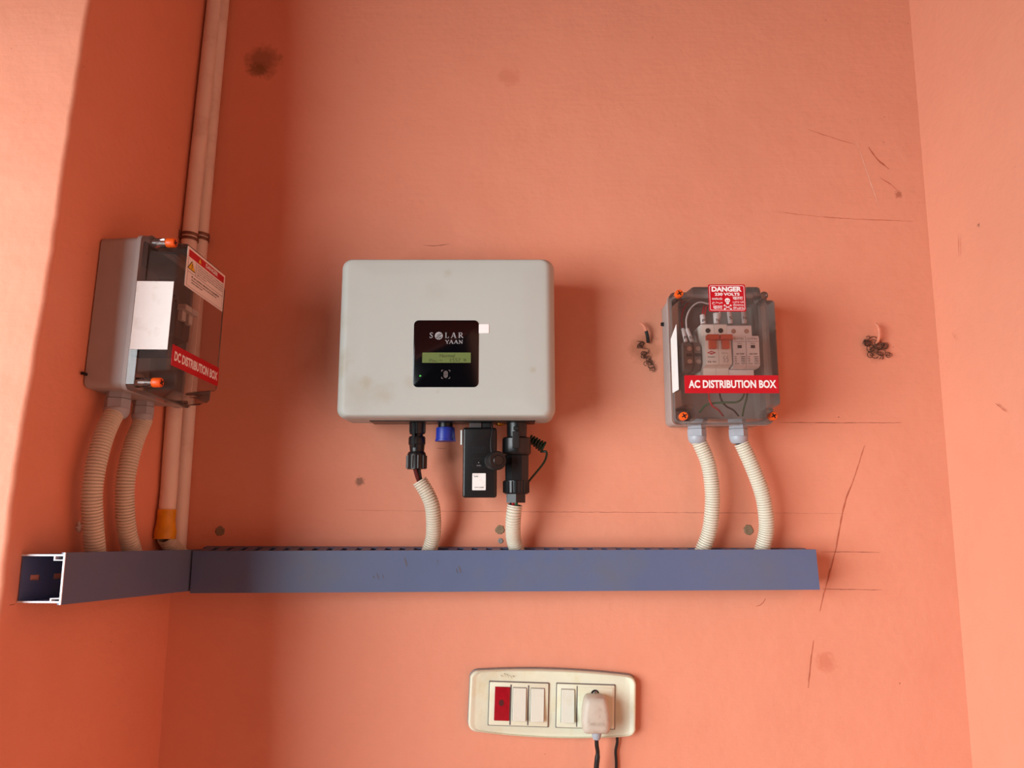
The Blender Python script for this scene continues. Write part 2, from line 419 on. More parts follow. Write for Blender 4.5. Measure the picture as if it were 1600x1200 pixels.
def mark(px, wd=0.0007, mat='pencil', plane='b', jit=0.0003, name='pencil_line'):
    off = 0.0004
    if plane == 'b': P = [on_y(x, y, -off) for x, y in px]; N = V((0, -1, 0)); par = wall_back
    elif plane == 'l': P = [on_left(x, y, off) for x, y in px]; N = nL; par = wall_left
    else: P = [on_right(x, y, off) for x, y in px]; N = nR; par = wall_right
    return ribbon(P, wd, N, jit).build(name, M[mat], par)
mark([(1215, 660), (1300, 660.5), (1409, 660.5)]); mark([(540, 797), (700, 799), (1000, 800.5), (1322, 802.5)], 0.0004)
mark([(1283, 862), (1330, 862.5), (1375, 863.5)]); mark([(1284, 920.5), (1330, 921), (1378, 922)])
mark([(1351, 696), (1335, 745), (1319, 790), (1305, 862), (1288, 925), (1281, 955)], 0.0016, 'scratch', name='scratch')
mark([(1271, 1000), (1266, 1040), (1263, 1075)], 0.0012, 'scratch', name='scratch')
mark([(1206, 330), (1300, 340), (1428, 346)], 0.0007, 'scratch', name='scratch')
mark([(1262, 202), (1300, 215), (1337, 226)], 0.0008, 'scratch', name='scratch')
mark([(1357, 230), (1370, 248), (1389, 264)], 0.0018, 'scratch', name='scratch')
mark([(1374, 277), (1390, 287), (1402, 297)], 0.0010, 'scratch', name='scratch')
mark([(1339, 222), (1355, 270), (1374, 325)], 0.0010, 'pale_scratch', name='scratch')
mark([(660, 383), (680, 384), (702, 381.5)], 0.0007, name='scratch'); mark([(681, 700), (690, 701), (698, 700.5)], 0.0006, name='scratch')
mark([(1232, 865), (1242, 870)], 0.001, 'scratch', name='scratch')
mark([(1180, 948), (1190, 944), (1196, 935)], 0.0007, 'scratch', name='scratch')
mark([(1442, 200), (1446, 262), (1452, 330), (1460, 430), (1467, 560)], 0.0012, 'scratch', name='scratch')
mark([(15, 945.5), (24, 944)], 0.0008, plane='l'); mark([(1488, 520), (1494, 532)], 0.001, 'scratch', 'r', name='scratch')
mark([(1555, 630), (1572, 644)], 0.0012, 'scratch', 'r', name='scratch'); mark([(1497, 365), (1498, 400)], 0.001, 'scratch', 'r', name='scratch')

# ------------------------------------------------------------------ slotted cable ducts
DW = 0.045
def duct(name, label, corners_near, corners_far, length_dir_n, keep_out, near_open, lift=(0, 0), pitch=0.0207, slot=0.0085):
    """corners: (wall_top, wall_bottom) at each end; length_dir_n: wall normal. Point(s,a,b): s along, a off the wall, b height"""
    (nt, nb), (ft, fb) = corners_near, corners_far
    Lh = ((ft + fb) / 2 - (nt + nb) / 2).length
    def P(s_, a, b): return nb.lerp(fb, s_).lerp(nt.lerp(ft, s_), b) + length_dir_n * a + V((0, 0, (lift[0] + (lift[1] - lift[0]) * s_) * (1 - min(a, DW) / DW) * max(0, min(1, b))))
    H = (nt - nb).length; tb = 0.0018 / H
    def bx(mb, s0, s1, a0, a1, b0, b1):
        mb.hexa([P(s0, a0, b0), P(s1, a0, b0), P(s1, a1, b0), P(s0, a1, b0), P(s0, a0, b1), P(s1, a0, b1), P(s1, a1, b1), P(s0, a1, b1)])
    root = thing(name, label, 'cable duct', P(0.5, 0, 0))
    mb = MB(); n = max(1, int(Lh / pitch)); e = 0.0006
    # back plate with a row of holes left open near the mouth
    holes = [0.022, 0.060, 0.100] if near_open else []
    s_prev = 0.0; hb0, hb1 = 0.44, 0.56
    for h in holes:
        s0, s1 = (h - 0.008) / Lh, (h + 0.008) / Lh
        bx(mb, s_prev, s0, e, 0.002, tb, 1 - tb); bx(mb, s0, s1, e, 0.002, tb, hb0); bx(mb, s0, s1, e, 0.002, hb1, 1 - tb); s_prev = s1
    bx(mb, s_prev, 1, e, 0.002, tb, 1 - tb)
    for b0, b1 in ((0, tb), (1 - tb, 1)):
        bx(mb, 0, 1, e, 0.011, b0, b1); bx(mb, 0, 1, DW - 0.003, DW - 0.0004, b0, b1)
        for k in range(n + 1):
            s0 = (k * pitch + slot / 2) / Lh; s1 = min(1, ((k + 1) * pitch - slot / 2) / Lh)
            if s0 >= 1: break
            mid = (s0 + s1) / 2
            if b0 > 0 and any(abs(mid - q) * Lh < 0.0195 for q in keep_out): continue
            bx(mb, s0, s1, 0.0112, DW - 0.0032, b0, b1)
    base = mb.build('base_channel', M['duct'], root)
    mb = MB(); bx(mb, 0, 1, DW, DW + 0.0016, -tb, 1 + tb)
    for b0, b1 in ((-tb, -0.0002 / H), (1 + 0.0002 / H, 1 + tb)): bx(mb, 0, 1, DW - 0.0028, DW, b0, b1)
    lid = mb.build('lid', M['duct'], root)
    return root, P, bx, lid, tb, H
# left run
nt, nb = on_left(34, 866), on_left(25.5, 942)
nb = V((nt.x, nt.y, nb.z))
fy = -0.0015
zt = on_y(299, 863.5, -DW).z; zb = on_y(296, 924.5, -DW).z
fwall = Lc(zt) + sdir * 0.002
q = DW / (-nt.y)                      # continue the slope from the junction to the back wall
ft = V((fwall.x, fwall.y, zt + (zt - nt.z) * q / (1 - q) * 0.0)); fb = V((fwall.x, fwall.y, zb))
ld, LP, lbx, llid, ltb, lH = duct('cable_duct', 'short grey slotted cable duct on the left wall with an open cut end', (nt, nb), (ft, fb), nL, [(on_left(x, 864, .0225) - nt).length / (ft - nt).length for x in (149, 207, 281)], True)
mb = MB(); te = -0.004
for a0, a1, b0, b1 in ((0.0006, DW, 1 - ltb, 1), (0.0006, DW, 0, ltb), (DW - 0.0002, DW + 0.0017, -ltb, 1 + ltb)):
    lbx(mb, te, -0.0002, a0, a1, b0, b1)
for b0, b1 in ((0.87, 0.985), (0.015, 0.10)):
    lbx(mb, te, 0.04, DW - 0.010, DW - 0.0085, b0, b1); lbx(mb, te, 0.04, DW - 0.0085, DW - 0.0004, b0 if b0 > .5 else b1 - 0.02, b0 + 0.02 if b0 > .5 else b1)
e_ = mb.build('cut_edge', M['cut'], ld); e_['label'] = 'bright white sawn rim of the open end'
# right run on the back wall
xl = (fwall + nL * (DW + 0.0030)).x
def onb(px, py): return on_y(px, py, -DW - .0016)
tr, brp = onb(1275, 860.5), onb(1281, 919.5); tl, bl_ = onb(299, 863), onb(296, 924.8)
def zl(a, b, x): return a.z + (b.z - a.z) * (x - a.x) / (b.x - a.x)
ntt = V((xl, 0, zl(tl, tr, xl))); nbb = V((xl, 0, zl(bl_, brp, xl))); xr = (tr.x + brp.x) / 2
Lr = xr - xl
cx_pipes = [on_y(x, 862, -0.022).x for x in (669, 808, 1097, 1190)]
rd, RP, rbx, rlid, rtb, rH = duct('cable_duct', 'long blue-grey slotted cable duct running across the back wall', (ntt, nbb), (V((tr.x, 0, tr.z)), V((brp.x, 0, brp.z))), V((0, -1, 0)), [(x - xl) / Lr for x in cx_pipes], False, (0.0062, 0.0012))
for px in (((632, 871), (634, 878), (636, 885)), ((588, 895), (591, 902), (592, 906)), ((717, 884), (719, 890), (720, 895)), ((713, 888), (714, 893), (716, 896)), ((683, 875), (685, 880)), ((583, 899), (585, 904)), ((598, 898), (599, 904))):
    ribbon([on_y(x, y, -DW - 0.0019) for x, y in px], 0.0028 if px[0][0] in (632, 717) else 0.0014, V((0, -1, 0)), 0.0003).build('scuff_mark', M['duct_scuff'], rd)

# ------------------------------------------------------------------ vertical pipes in the left corner
pr = 0.0112
p1 = [on_left(x, y, 0.0128) for x, y in ((297.5, 358), (273, 633), (262, 792), (258.5, 822))]
t1 = on_left(335, 0, 0.0128); p1 = [t1 + (t1 - p1[0]) * ((ZT - .002 - t1.z) / (t1.z - p1[0].z)), t1] + p1
ra = thing('wall_pipe', 'cream vertical pipe in the left corner, the nearer one with yellow tape at its foot', 'pipe', p1[-1], 'conduit pipes in the left corner')
MB().tube(p1, pr, 18, 0.05).build('pipe_body', M['pipe'], ra)
mb = MB(); tp = [on_left(x, y, 0.0135) for x, y in ((261, 796), (259, 820), (257, 842))]
tu = smooth(tp, 0.004)
mb.tube(tp, 0.0125, 18, 0.004, radii=lambda i, n: 0.0122 + 0.0022 * min(1, max(0, (i / n - .35) * 3)) + R.uniform(-.0004, .0004))
mb.build('yellow_tape', M['yellow'], ra)['label'] = 'wrap of yellow tape'
fl = [on_left(258, 840, .015), on_left(265, 851, .017), on_left(279, 862, .02), on_left(289, 876, .022)]
MB().corr(fl, 0.0105).build('flexible_end', M['conduit'], ra)['label'] = 'short ribbed cream end bent into the duct'
def col_px(pts_, y): return [on_y(a, b, y) for a, b in pts_]
p2 = col_px(((347, 0), (314.5, 358), (290.5, 633), (281, 792), (277, 872)), -0.0135)
c_lim = lambda p: max(p.x, (Lc(p.z) + sdir * 0.0135).x + 0.0125)
p2 = [V((c_lim(p), p.y, p.z)) for p in p2]
t2 = p2[0]; p2 = [t2 + (t2 - p2[1]) * ((ZT - .002 - t2.z) / (t2.z - p2[1].z))] + p2
rb = thing('wall_pipe', 'cream vertical pipe tight in the left corner, behind the taped one', 'pipe', p2[-1], 'conduit pipes in the left corner')
MB().tube(p2, pr, 18, 0.05).build('pipe_body', M['pipe'], rb)
# saddle clamps
def clamp(root, P, name_lab, ear):
    k = P; mb = MB()
    ax = V((0.06, 0, 1)).normalized()
    for dz in (-0.0035, 0.0035):
        mb.rev(k + ax * (dz - .0022), k + ax * (dz + .0022), [(0, pr + .0004), (0, pr + .0016), (.5, pr + .0022), (1, pr + .0016), (1, pr + .0004)], 24, False, False)
    mb.build('band', M['rust'], root)
    if ear:
        mb = MB(); c = k + V((-pr - .006, -.006, .0045)); mb.rev(c, c + V((.002, -.004, 0)), [(0, .0055), (1, .0055)], 16)
        mb.box(c.x - .003, c.x + .007, c.y - .002, c.y + .001, c.z - .008, c.z + .001)
        mb.build('screw_ear', M['rust'], root)
k1 = on_left(296.5, 371, 0.0128); k2 = on_y(313.5, 371, -0.0135); k2.x = c_lim(k2)
c1 = thing('pipe_clamp', 'brown metal clamp with a screw ear around the nearer corner pipe', 'clamp', k1, 'pipe clamps above the left box'); clamp(c1, k1, '', True)
c2 = thing('pipe_clamp', 'brown metal clamp around the rear corner pipe', 'clamp', k2, 'pipe clamps above the left box'); clamp(c2, k2, '', False)

# ------------------------------------------------------------------ clear-lidded enclosure (shared by both boxes), local: front faces -Y
BW, BH, BD, BB = 0.136, 0.187, 0.108, 0.056
def enclosure(root, cover_mat, screws):
    x, z = BW / 2, BH / 2
    mb = MB()
    outer0, outer1 = rrect(-x, x, -z, z, .008, -.0005), rrect(-x - .001, x + .001, -z - .001, z + .001, .008, -BB + .006)
    rim = rrect(-x - .003, x + .003, -z - .003, z + .003, .009, -BB + .005); rim2 = rrect(-x - .003, x + .003, -z - .003, z + .003, .009, -BB)
    inn, inn0 = rrect(-x + .003, x - .003, -z + .003, z - .003, .006, -BB), rrect(-x + .003, x - .003, -z + .003, z - .003, .006, -.004)
    mb.loft([outer0, outer1, rim, rim2, inn, inn0], True, True)
    mb.build('base_box', M['box_grey'], root)
    # clear cover: flange, then a front block whose corners are cut back around the screws
    r = .019
    def plus(xx, zz, rr, y):
        pts_ = []
        for sx, sz in ((1, -1), (1, 1), (-1, 1), (-1, -1)):
            cx, cz = sx * xx, sz * zz
            q_ = .004; seq = [(cx - sx * (rr + q_), cz), (cx - sx * (rr + .0012), cz - sz * .0012), (cx - sx * rr, cz - sz * q_), (cx - sx * rr, cz - sz * rr * .6), (cx - sx * rr * .88, cz - sz * rr * .88), (cx - sx * rr * .6, cz - sz * rr), (cx - sx * q_, cz - sz * rr), (cx - sx * .0012, cz - sz * (rr + .0012)), (cx, cz - sz * (rr + q_))]
            if sx * sz > 0: seq = seq[::-1]
            pts_ += seq
        return [V((a, y, b)) for a, b in pts_]
    mb = MB(); cx_, cz_ = x + .0028, z + .0028
    mb.loft([rrect(-cx_, cx_, -cz_, cz_, .009, -BB - .0002), rrect(-cx_, cx_, -cz_, cz_, .009, -BB - .010)], False, False)
    # flange step ring between the outline and the front block
    A = plus(cx_ - .0015, cz_ - .0015, r, -BB - .0115)
    mb.loft([A, plus(cx_ - .0035, cz_ - .0035, r, -BD + .003), plus(cx_ - .006, cz_ - .006, r - .001, -BD)], False, True)
    o = rrect(-cx_, cx_, -cz_, cz_, .009, -BB - .010)
    for i, (sx, sz) in enumerate(((1, -1), (1, 1), (-1, 1), (-1, -1))):
        mb.add([(sx * (cx_ - r), -BB - .0112, sz * cz_ * .997), (sx * cx_ * .99, -BB - .0112, sz * cz_ * .99), (sx * cx_ * .997, -BB - .0112, sz * (cz_ - r)), (sx * (cx_ - r), -BB - .0112, sz * (cz_ - r))], [(0, 1, 2, 3)])
    cov = mb.build('clear_cover', cover_mat, root); cov['label'] = 'clear plastic cover'
    for i, (sx, sz) in enumerate(((-1, 1), (1, 1), (-1, -1), (1, -1))):
        px, pz = sx * (cx_ - .0092), sz * (cz_ - .0092)
        MB().rev((px, -BB - .0115, pz), (px, -BB - .027, pz), [(0, .0062), (1, .0056)], 18, False, True).build('screw_post', cover_mat, root)
        if screws[i]:
            s_ = MB().rev((px, -BB - .0273, pz), (px, -BB - .038, pz), [(0, .0052), (.1, .0058), (.85, .0058), (1, .0050)], 20).build('screw', M['orange'], root)
            s_['label'] = 'orange plastic screw'
            mb = MB(); y = -BB - .0386
            for a in (.5, .5 + math.pi / 2):
                c, s2 = math.cos(a), math.sin(a)
                mb.hexa([(px + (c * u - s2 * v_), yy, pz + (s2 * u + c * v_)) for yy in (y, y + .001) for u, v_ in ((-.0036, -.0007), (.0036, -.0007), (.0036, .0007), (-.0036, .0007))])
            mb.build('cross_slot', M['dark'], s_)
        else:
            MB().rev((px, -BB - .0243, pz), (px, -BB - .030, pz), [(0, .0046), (1, .0040)], 18).build('screw_socket', cover_mat, root)
def gland(root, x, y, s=1.0):
    z = -BH / 2 - .0006
    mb = MB(); mb.rev((x, y, z), (x, y, z - .006 * s), [(0, .0125 * s), (1, .0125 * s)], 6, rot=.26)
    mb.rev((x, y, z - .0062 * s), (x, y, z - .017 * s), [(0, .0122 * s), (.06, .0132 * s), (1, .0132 * s)], 6, rot=.26)
    mb.rev((x, y, z - .0172 * s), (x, y, z - .0275 * s), [(0, .0130 * s), (.35, .0128 * s), (.75, .0112 * s), (1, .0085 * s)], 24)
    return mb.build('cable_gland', M['gland'], root)

# ---------------- AC box on the back wall
ac_c = on_y((1065 + 1213) / 2, 549.5, -BD)
acl = V((ac_c.x, -0.0006, ac_c.z))
ac = thing('distribution_box', 'grey clear-fronted box with red AC sign on the back wall', 'distribution box', acl, 'distribution boxes', (0, 0, 0))
def acp(px, py, y): return on_y(px, py, y) - acl
enclosure(ac, M['cover'], (1, 0, 1, 1))
def cover_pt(px, py): p = acp(px, py, -BD - .0008); return p.x, p.z
# long red label
def plate(x0, x1, z0, z1, y, mat, parent, name, r=.0008, th=.0005):
    return MB().slab(x0, x1, z0, z1, y, y - th, r, .0001, True, 3, 1).build(name, mat, parent)
x0, z1_ = cover_pt(1069, 586.5); x1, z0_ = cover_pt(1217.5, 614.5)
lb = plate(x0, x1, z0_, z1_, -BD - .0003, M['red'], ac, 'name_label'); lb['label'] = 'red label with AC DISTRIBUTION BOX in white'
a0, b1 = cover_pt(1075.5, 594); a1, b0 = cover_pt(1213, 606.5)
text('AC DISTRIBUTION BOX', a0, a1, b0, b1, -BD - .0010, M['white'], lb, bold=.035)
# danger sign
x0, z1_ = cover_pt(1106, 444.5); x1, z0_ = cover_pt(1166, 487)
dg_ = plate(x0, x1, z0_, z1_, -BD - .0003, M['red'], ac, 'danger_sign', .002); dg_['label'] = 'red danger 230 volts sign with skull'
sx_ = (x1 - x0); sz_ = (z1_ - z0_)
def sp(u, v): return x0 + u * sx_, z1_ - v * sz_
ys = -BD - .0010
mb = MB()
o1 = rrect2(x0 + .03 * sx_, x1 - .03 * sx_, z0_ + .045 * sz_, z1_ - .045 * sz_, .0025); o2 = inset(o1, .0006)
n_ = len(o1); mb.add([(a, ys, b) for a, b in o1] + [(a, ys, b) for a, b in o2], [(i, (i + 1) % n_, n_ + (i + 1) % n_, n_ + i) for i in range(n_)])
mb.build('border_line', M['white'], dg_)
def st(s, u0, v0, u1, v1, bold=.03, par=dg_):
    a, b = sp(u0, v1); c, d = sp(u1, v0); return text(s, a, c, b, d, ys, M['white'], par, bold=bold)
st('DANGER', .09, .085, .90, .27, .05); st('230 VOLTS', .17, .31, .84, .42, .04)
for s_, u0, v0, u1, v1 in (('\u0c85\u0caa\u0cbe\u0caf', .09, .48, .37, .57), ('\u062e\u0637\u0631\u06c1', .09, .63, .37, .74), ('\u0916\u0924\u0930\u093e', .11, .79, .36, .91),
                           ('\u0916\u0924\u0930\u093e', .65, .46, .92, .57), ('\u0baa\u0bbe\u0baf\u0bae\u0bcd', .65, .605, .94, .68), ('\u0c2a\u0c4d\u0c30\u0c2e\u0c3e\u0c26\u0c02', .65, .71, .94, .79), ('\u0d05\u0d2a\u0d15\u0d1f\u0d02', .65, .83, .94, .91)):
    st(s_, u0, v0, u1, v1, .01)
# skull and bones
mb = MB(); cx, cz = sp(.505, .59)
def disc(mb, cx, cz, rx, rz, y, n=20): mb.add([(cx + rx * math.cos(2 * math.pi * k / n), y, cz + rz * math.sin(2 * math.pi * k / n)) for k in range(n)], [tuple(range(n))])
disc(mb, cx, cz, .0036, .0033, ys); mb.add([(cx - .0021, ys, cz - .0026), (cx + .0021, ys, cz - .0026), (cx + .0016, ys, cz - .0056), (cx - .0016, ys, cz - .0056)], [(3, 2, 1, 0)])
bx_, bz_ = sp(.505, .84)
strokes(mb, [(-1, -.42, 1, .42, .20), (-1, .42, 1, -.42, .20)], bx_, bz_, .0042, .0056, ys)
for sa in (-1, 1):
    for sb in (-1, 1):
        for du, dv in ((0, .0007), (.0004, -.0005)): disc(mb, bx_ + sa * (.0043 + du), bz_ + sb * (.0024) + dv * sb, .0008, .0008, ys, 10)
sk = mb.build('skull', M['white'], dg_)
mb = MB()
for sa in (-1, 1): disc(mb, cx + sa * .0014, cz - .0006, .0009, .0009, ys - .0002, 12)
mb.add([(cx - .0004, ys - .0002, cz - .0028), (cx + .0004, ys - .0002, cz - .0028), (cx, ys - .0002, cz - .0017)], [(0, 1, 2)])
mb.build('skull_eyes', M['red'], dg_)
# white sticker on the left flank of the cover
mb = MB(); xs = -BW / 2 - .0016
mb.hexa([(xs, -BD + .006, -.052), (xs - .0005, -BD + .006, -.052), (xs - .0018, -BB - .014, -.052), (xs - .0012, -BB - .014, -.052),
         (xs, -BD + .006, .040), (xs - .0005, -BD + .006, .040), (xs - .0018, -BB - .014, .026), (xs - .0012, -BB - .014, .026)])
mb.build('white_side_patch', M['sticker'], ac)['label'] = 'white patch on the side of the cover'
g1 = acp(1090, 672, -.05).x; g2 = acp(1155, 672, -.05).x
gland(ac, g1, -.045); gland(ac, g2, -.045)
MB().box(-.058, .058, -.0055, -.011, -.012, .023).build('mounting_rail', M['steel'], ac)
MB().rev((-BW / 2 - .0005, -.012, .062), (-BW / 2 - .0045, -.012, .062), [(0, .0032), (1, .0028)], 12).build('side_bolt', M['dark'], ac)

# breaker / module bodies built along local axes: profile in YZ extruded in X
def prof_x(mb, x0, x1, prof):
    n = len(prof); mb.loft([[V((x0, y, z)) for y, z in prof], [V((x1, y, z)) for y, z in prof]], True, True)
def breaker(name, label, loc, group, matb, rot=None, prints=True):
    """two-pole breaker 36 mm wide, z=0 at the middle of the nose; back on y=0"""
    t = thing(name, label, 'circuit breaker', loc, group, rot or (0, 0, 0))
    W = .0184
    prof = [(0, -.041), (-.052, -.041), (-.054, -.038), (-.054, -.0245), (-.0695, -.0215), (-.071, -.019), (-.071, .019), (-.0695, .0215), (-.054, .0225), (-.054, .0395), (-.052, .041), (0, .041)]
    for i in (0, 1):
        mb = MB(); xa = -W + i * W; prof_x(mb, xa + .0002, xa + W - .0002, prof); mb.build('pole_body', matb, t)
        cx = xa + W / 2
        MB().rev((cx, -.0541, .031), (cx, -.0546, .031), [(0, .0036), (1, .0036)], 16).build('terminal_screw', M['dark'], t)
        mb = MB(); mb.slab(cx - .0085, cx + .0085, .0125, .0195, -.0712, -.082, .001, .001)
        mb.slab(cx - .005, cx + .005, .000, .0125, -.0712, -.0765, .001, .001)
        lv = mb.build('lever', M['lever'] if prints else M['mcb'], t)
        if prints: lv['label'] = 'orange lever'
    if prints:
        p = MB(); cx = -W / 2 - .001
        p.add([(cx - .0065, -.0713, -.0048), (cx, -.0713, -.0076), (cx + .0065, -.0713, -.0048), (cx, -.0713, -.002)], [(0, 1, 2, 3)])
        lg = p.build('maker_mark', M['red'], t)
        text('HPL', cx - .003, cx + .003, -.0058, -.0038, -.0716, M['white'], lg, bold=.02)
        text('TECHNO', cx - .0058, cx + .0048, -.0117, -.0103, -.0713, M['ink'], t, bold=.03)
        text('C16', cx - .0058, cx - .001, -.0190, -.0165, -.0713, M['ink'], t, bold=.03)
        text('10kA', cx + .001, cx + .006, -.0190, -.0165, -.0713, M['ink_grey'], t, bold=.01)
        m2 = MB(); strokes(m2, [(0, 0, .3, .2, .07), (.3, .2, .3, .5, .07), (.3, .5, 0, .6, .07), (0, .6, .3, 1, .07), (.6, 0, .9, .2, .07), (.9, .2, .9, .5, .07), (.9, .5, .6, .6, .07), (.6, .6, .9, 1, .07)], .006, -.0185, .0075, .0095, -.0713)
        m2.build('wiring_symbol', M['ink_grey'], t)
        text('FBMC216', .004, .013, -.0062, -.0048, -.0713, M['ink_grey'], t, bold=.0)
    return t
nose = acp(1122.5, 546, -.083)
mcb = breaker('circuit_breaker', 'white two-pole breaker with orange levers inside the AC box', acl + V((nose.x, -.012, nose.z)), 'breakers in the boxes', M['mcb'])
# surge protector: one base, two plug-in cartridges
nose2 = acp(1165.5, 548, -.083)
spd = thing('surge_protector', 'white two-cartridge surge protector beside the breaker in the AC box', 'surge protector', acl + V((nose2.x, -.012, nose2.z)), None, (0, 0, 0))
W = .0184
prof = [(0, -.041), (-.052, -.041), (-.054, -.038), (-.054, -.0245), (-.030, -.0240), (-.030, .0225), (-.054, .0230), (-.054, .0395), (-.052, .041), (0, .041)]
mb = MB(); prof_x(mb, -W - .0025, W - .0035, prof); mb.build('module_base', M['spd'], spd)
for i in (0, 1):
    xa = -W + .0001 + i * (W + .0003); cx = xa + W / 2
    prof_c = [(-.0305, -.0235), (-.066, -.0235), (-.071, -.0205), (-.072, .0165), (-.070, .0215), (-.0305, .0215)]
    mb = MB(); prof_x(mb, xa + .0002, xa + W - .0002, prof_c); ct = mb.build('cartridge', M['spd'], spd)
    MB().rev((cx - .002, -.0541, .032), (cx - .002, -.0546, .032), [(0, .0034), (1, .0034)], 16).build('terminal_screw', M['steel'], spd)
    MB().box(cx - .0028, cx + .0028, -.0716, -.0724, .0035, .0078).build('status_window', M['dark'], ct)
    yy = -.0727
    text('CITEL', cx - .0072, cx + .0072, .0158, .0182, -.0724, M['ink_grey'], ct, bold=.0)
    text('Surge Protective', cx - .0075, cx + .0078, .0122, .0134, yy, M['ink'], ct, bold=.02); text('Device', cx - .003, cx + .003, .0098, .0108, yy, M['ink'], ct, bold=.02)
    text('DS 2/40', cx - .005, cx + .0055, -.0058, -.0040, yy, M['ink'], ct, bold=.02)
    for k, (l_, r_) in enumerate((('Un', '230V'), ('In', '20kA'), ('Imax', '40kA'), ('Up', '1.5kV'), ('IEC 61643', 'Class II'))):
        zz = -.0090 - k * .0025
        text(l_, cx - .0078, cx - .0078 + (.006 if k == 4 else .0028), zz - .0006, zz + .0008, yy, M['ink'], ct, bold=.03); text(r_, cx + .001, cx + .0076, zz - .0006, zz + .0008, yy, M['ink'], ct, bold=.03)
# two terminal blocks
for i, (pa, pb, lab) in enumerate(((1069, 1083.6, 'grey-brown screw terminal block nearest the left side inside the AC box'), (1084.2, 1096, 'grey-brown screw terminal block between its twin and the breaker in the AC box'))):
    a = acp(pa, 533, -.066); b = acp(pb, 577, -.066); cz = (a.z + b.z) / 2; cx = (a.x + b.x) / 2; wx = (b.x - a.x) / 2
    t = thing('terminal_block', lab, 'terminal block', acl + V((cx, -.012, cz)), 'terminal blocks in the AC box', (0, 0, 0))
    hz = (a.z - b.z) / 2
    mb = MB(); prof_x(mb, -wx, wx, [(0, -hz), (-.042, -hz), (-.054, -hz * .62), (-.054, hz * .62), (-.044, hz), (0, hz)]); mb.build('block_body', M['terminal'], t)
    for s_ in (1, -1): MB().rev((.0008, -.0541, s_ * hz * .45), (.0008, -.0548, s_ * hz * .45), [(0, .0033), (1, .0033)], 14).build('terminal_screw', M['steel'], t)
    MB().box(-.004, .0045, -.0542, -.0547, -.0022, .0024).build('test_slot', M['dark'], t)
# wires inside the AC box
def awire(pts_, r, mat, label, sleeve=None, mark_=None, group='wires inside the AC box'):
    P = [acl + acp(x, y, yy) for x, y, yy in pts_]
    t = thing('wire', label, 'wire', P[-1], group)
    MB().tube(P, r, 10, .003).build('insulation', mat, t)
    if sleeve:
        q = [acl + acp(x, y, yy) for x, y, yy in sleeve]
        d = q[1] - q[0]; mb = MB(); mb.rev(q[0], q[1], [(0, sleeve_r[0]), (1, sleeve_r[1])], 14); s_ = mb.build('marker_sleeve', M['w_white'], t)
        if mark_:
            c = q[0].lerp(q[1], .68); text(mark_, c.x - .0022, c.x + .0022, c.z - .0022, c.z + .0022, c.y - max(sleeve_r) - .0003, M['ink'], s_, bold=.0)
    return t
sleeve_r = (.0040, .0040)
awire([(1100, 478, -.05), (1098, 488, -.052), (1097, 500, -.05)], .0013, M['w_red'], 'pair of red wires dropping into the breaker\u2019s left terminal, left wire', [(1097.5, 492.5, -.05), (1099, 506.5, -.052)], 'P')
awire([(1104, 478, -.05), (1102, 488, -.052), (1100, 500, -.05)], .0013, M['w_red'], 'pair of red wires dropping into the breaker\u2019s left terminal, right wire')
sleeve_r = (.0060, .0036)
awire([(1128, 478, -.05), (1125, 487, -.052), (1121, 500, -.05)], .0013, M['w_white'], 'white wire in a wide sleeve above the breaker\u2019s right terminal', [(1120.5, 491, -.05), (1119, 506.5, -.052)], 'N')
sleeve_r = (.0035, .0035)
awire([(1138, 468, -.045), (1139, 480, -.05), (1141, 500, -.05)], .0018, M['w_white'], 'sleeved wire above the left screw of the surge protector', [(1138.5, 480, -.05), (1141.5, 506, -.052)], 'S')
awire([(1161, 468, -.045), (1161.5, 480, -.05), (1162.5, 500, -.05)], .0018, M['w_white'], 'sleeved wire above the right screw of the surge protector', [(1161, 480, -.05), (1163, 506, -.052)], 'N')
sleeve_r = (.0028, .0028)
awire([(1108, 475, -.06), (1092, 472.5, -.064), (1079, 482, -.062), (1072.5, 498, -.055), (1073, 515, -.05)], .0012, M['w_white'], 'thin white wire looping over to the inner terminal block', [(1073.5, 514, -.05), (1081.5, 535, -.056)], 'N')
awire([(1098, 473, -.03), (1082, 471, -.032), (1071, 478, -.03), (1065, 495, -.032), (1066.5, 515, -.042)], .0012, M['w_red'], 'thin red wire looping over to the outer terminal block', [(1067, 514, -.046), (1072, 535, -.054)], 'P')
awire([(1107, 600, -.03), (1108, 622, -.05), (1113, 634, -.05), (1122, 640, -.045), (1130, 650, -.03)], .0014, M['w_red'], 'red wire curving below the breaker near the box floor')
awire([(1123, 600, -.03), (1126, 622, -.048), (1134, 634, -.042), (1146, 641, -.036), (1154, 650, -.03)], .0014, M['w_black'], 'black wire curving below the surge protector')
awire([(1164, 600, -.05), (1162, 618, -.058), (1152, 628, -.058), (1130, 629, -.052), (1105, 632, -.045), (1092, 645, -.04)], .0014, M['w_green'], 'green wire sweeping across the floor of the AC box')
awire([(1168, 600, -.04), (1167, 620, -.05), (1163, 635, -.048), (1160, 650, -.036)], .0014, M['w_green'], 'green wire dropping on the right of the AC box')

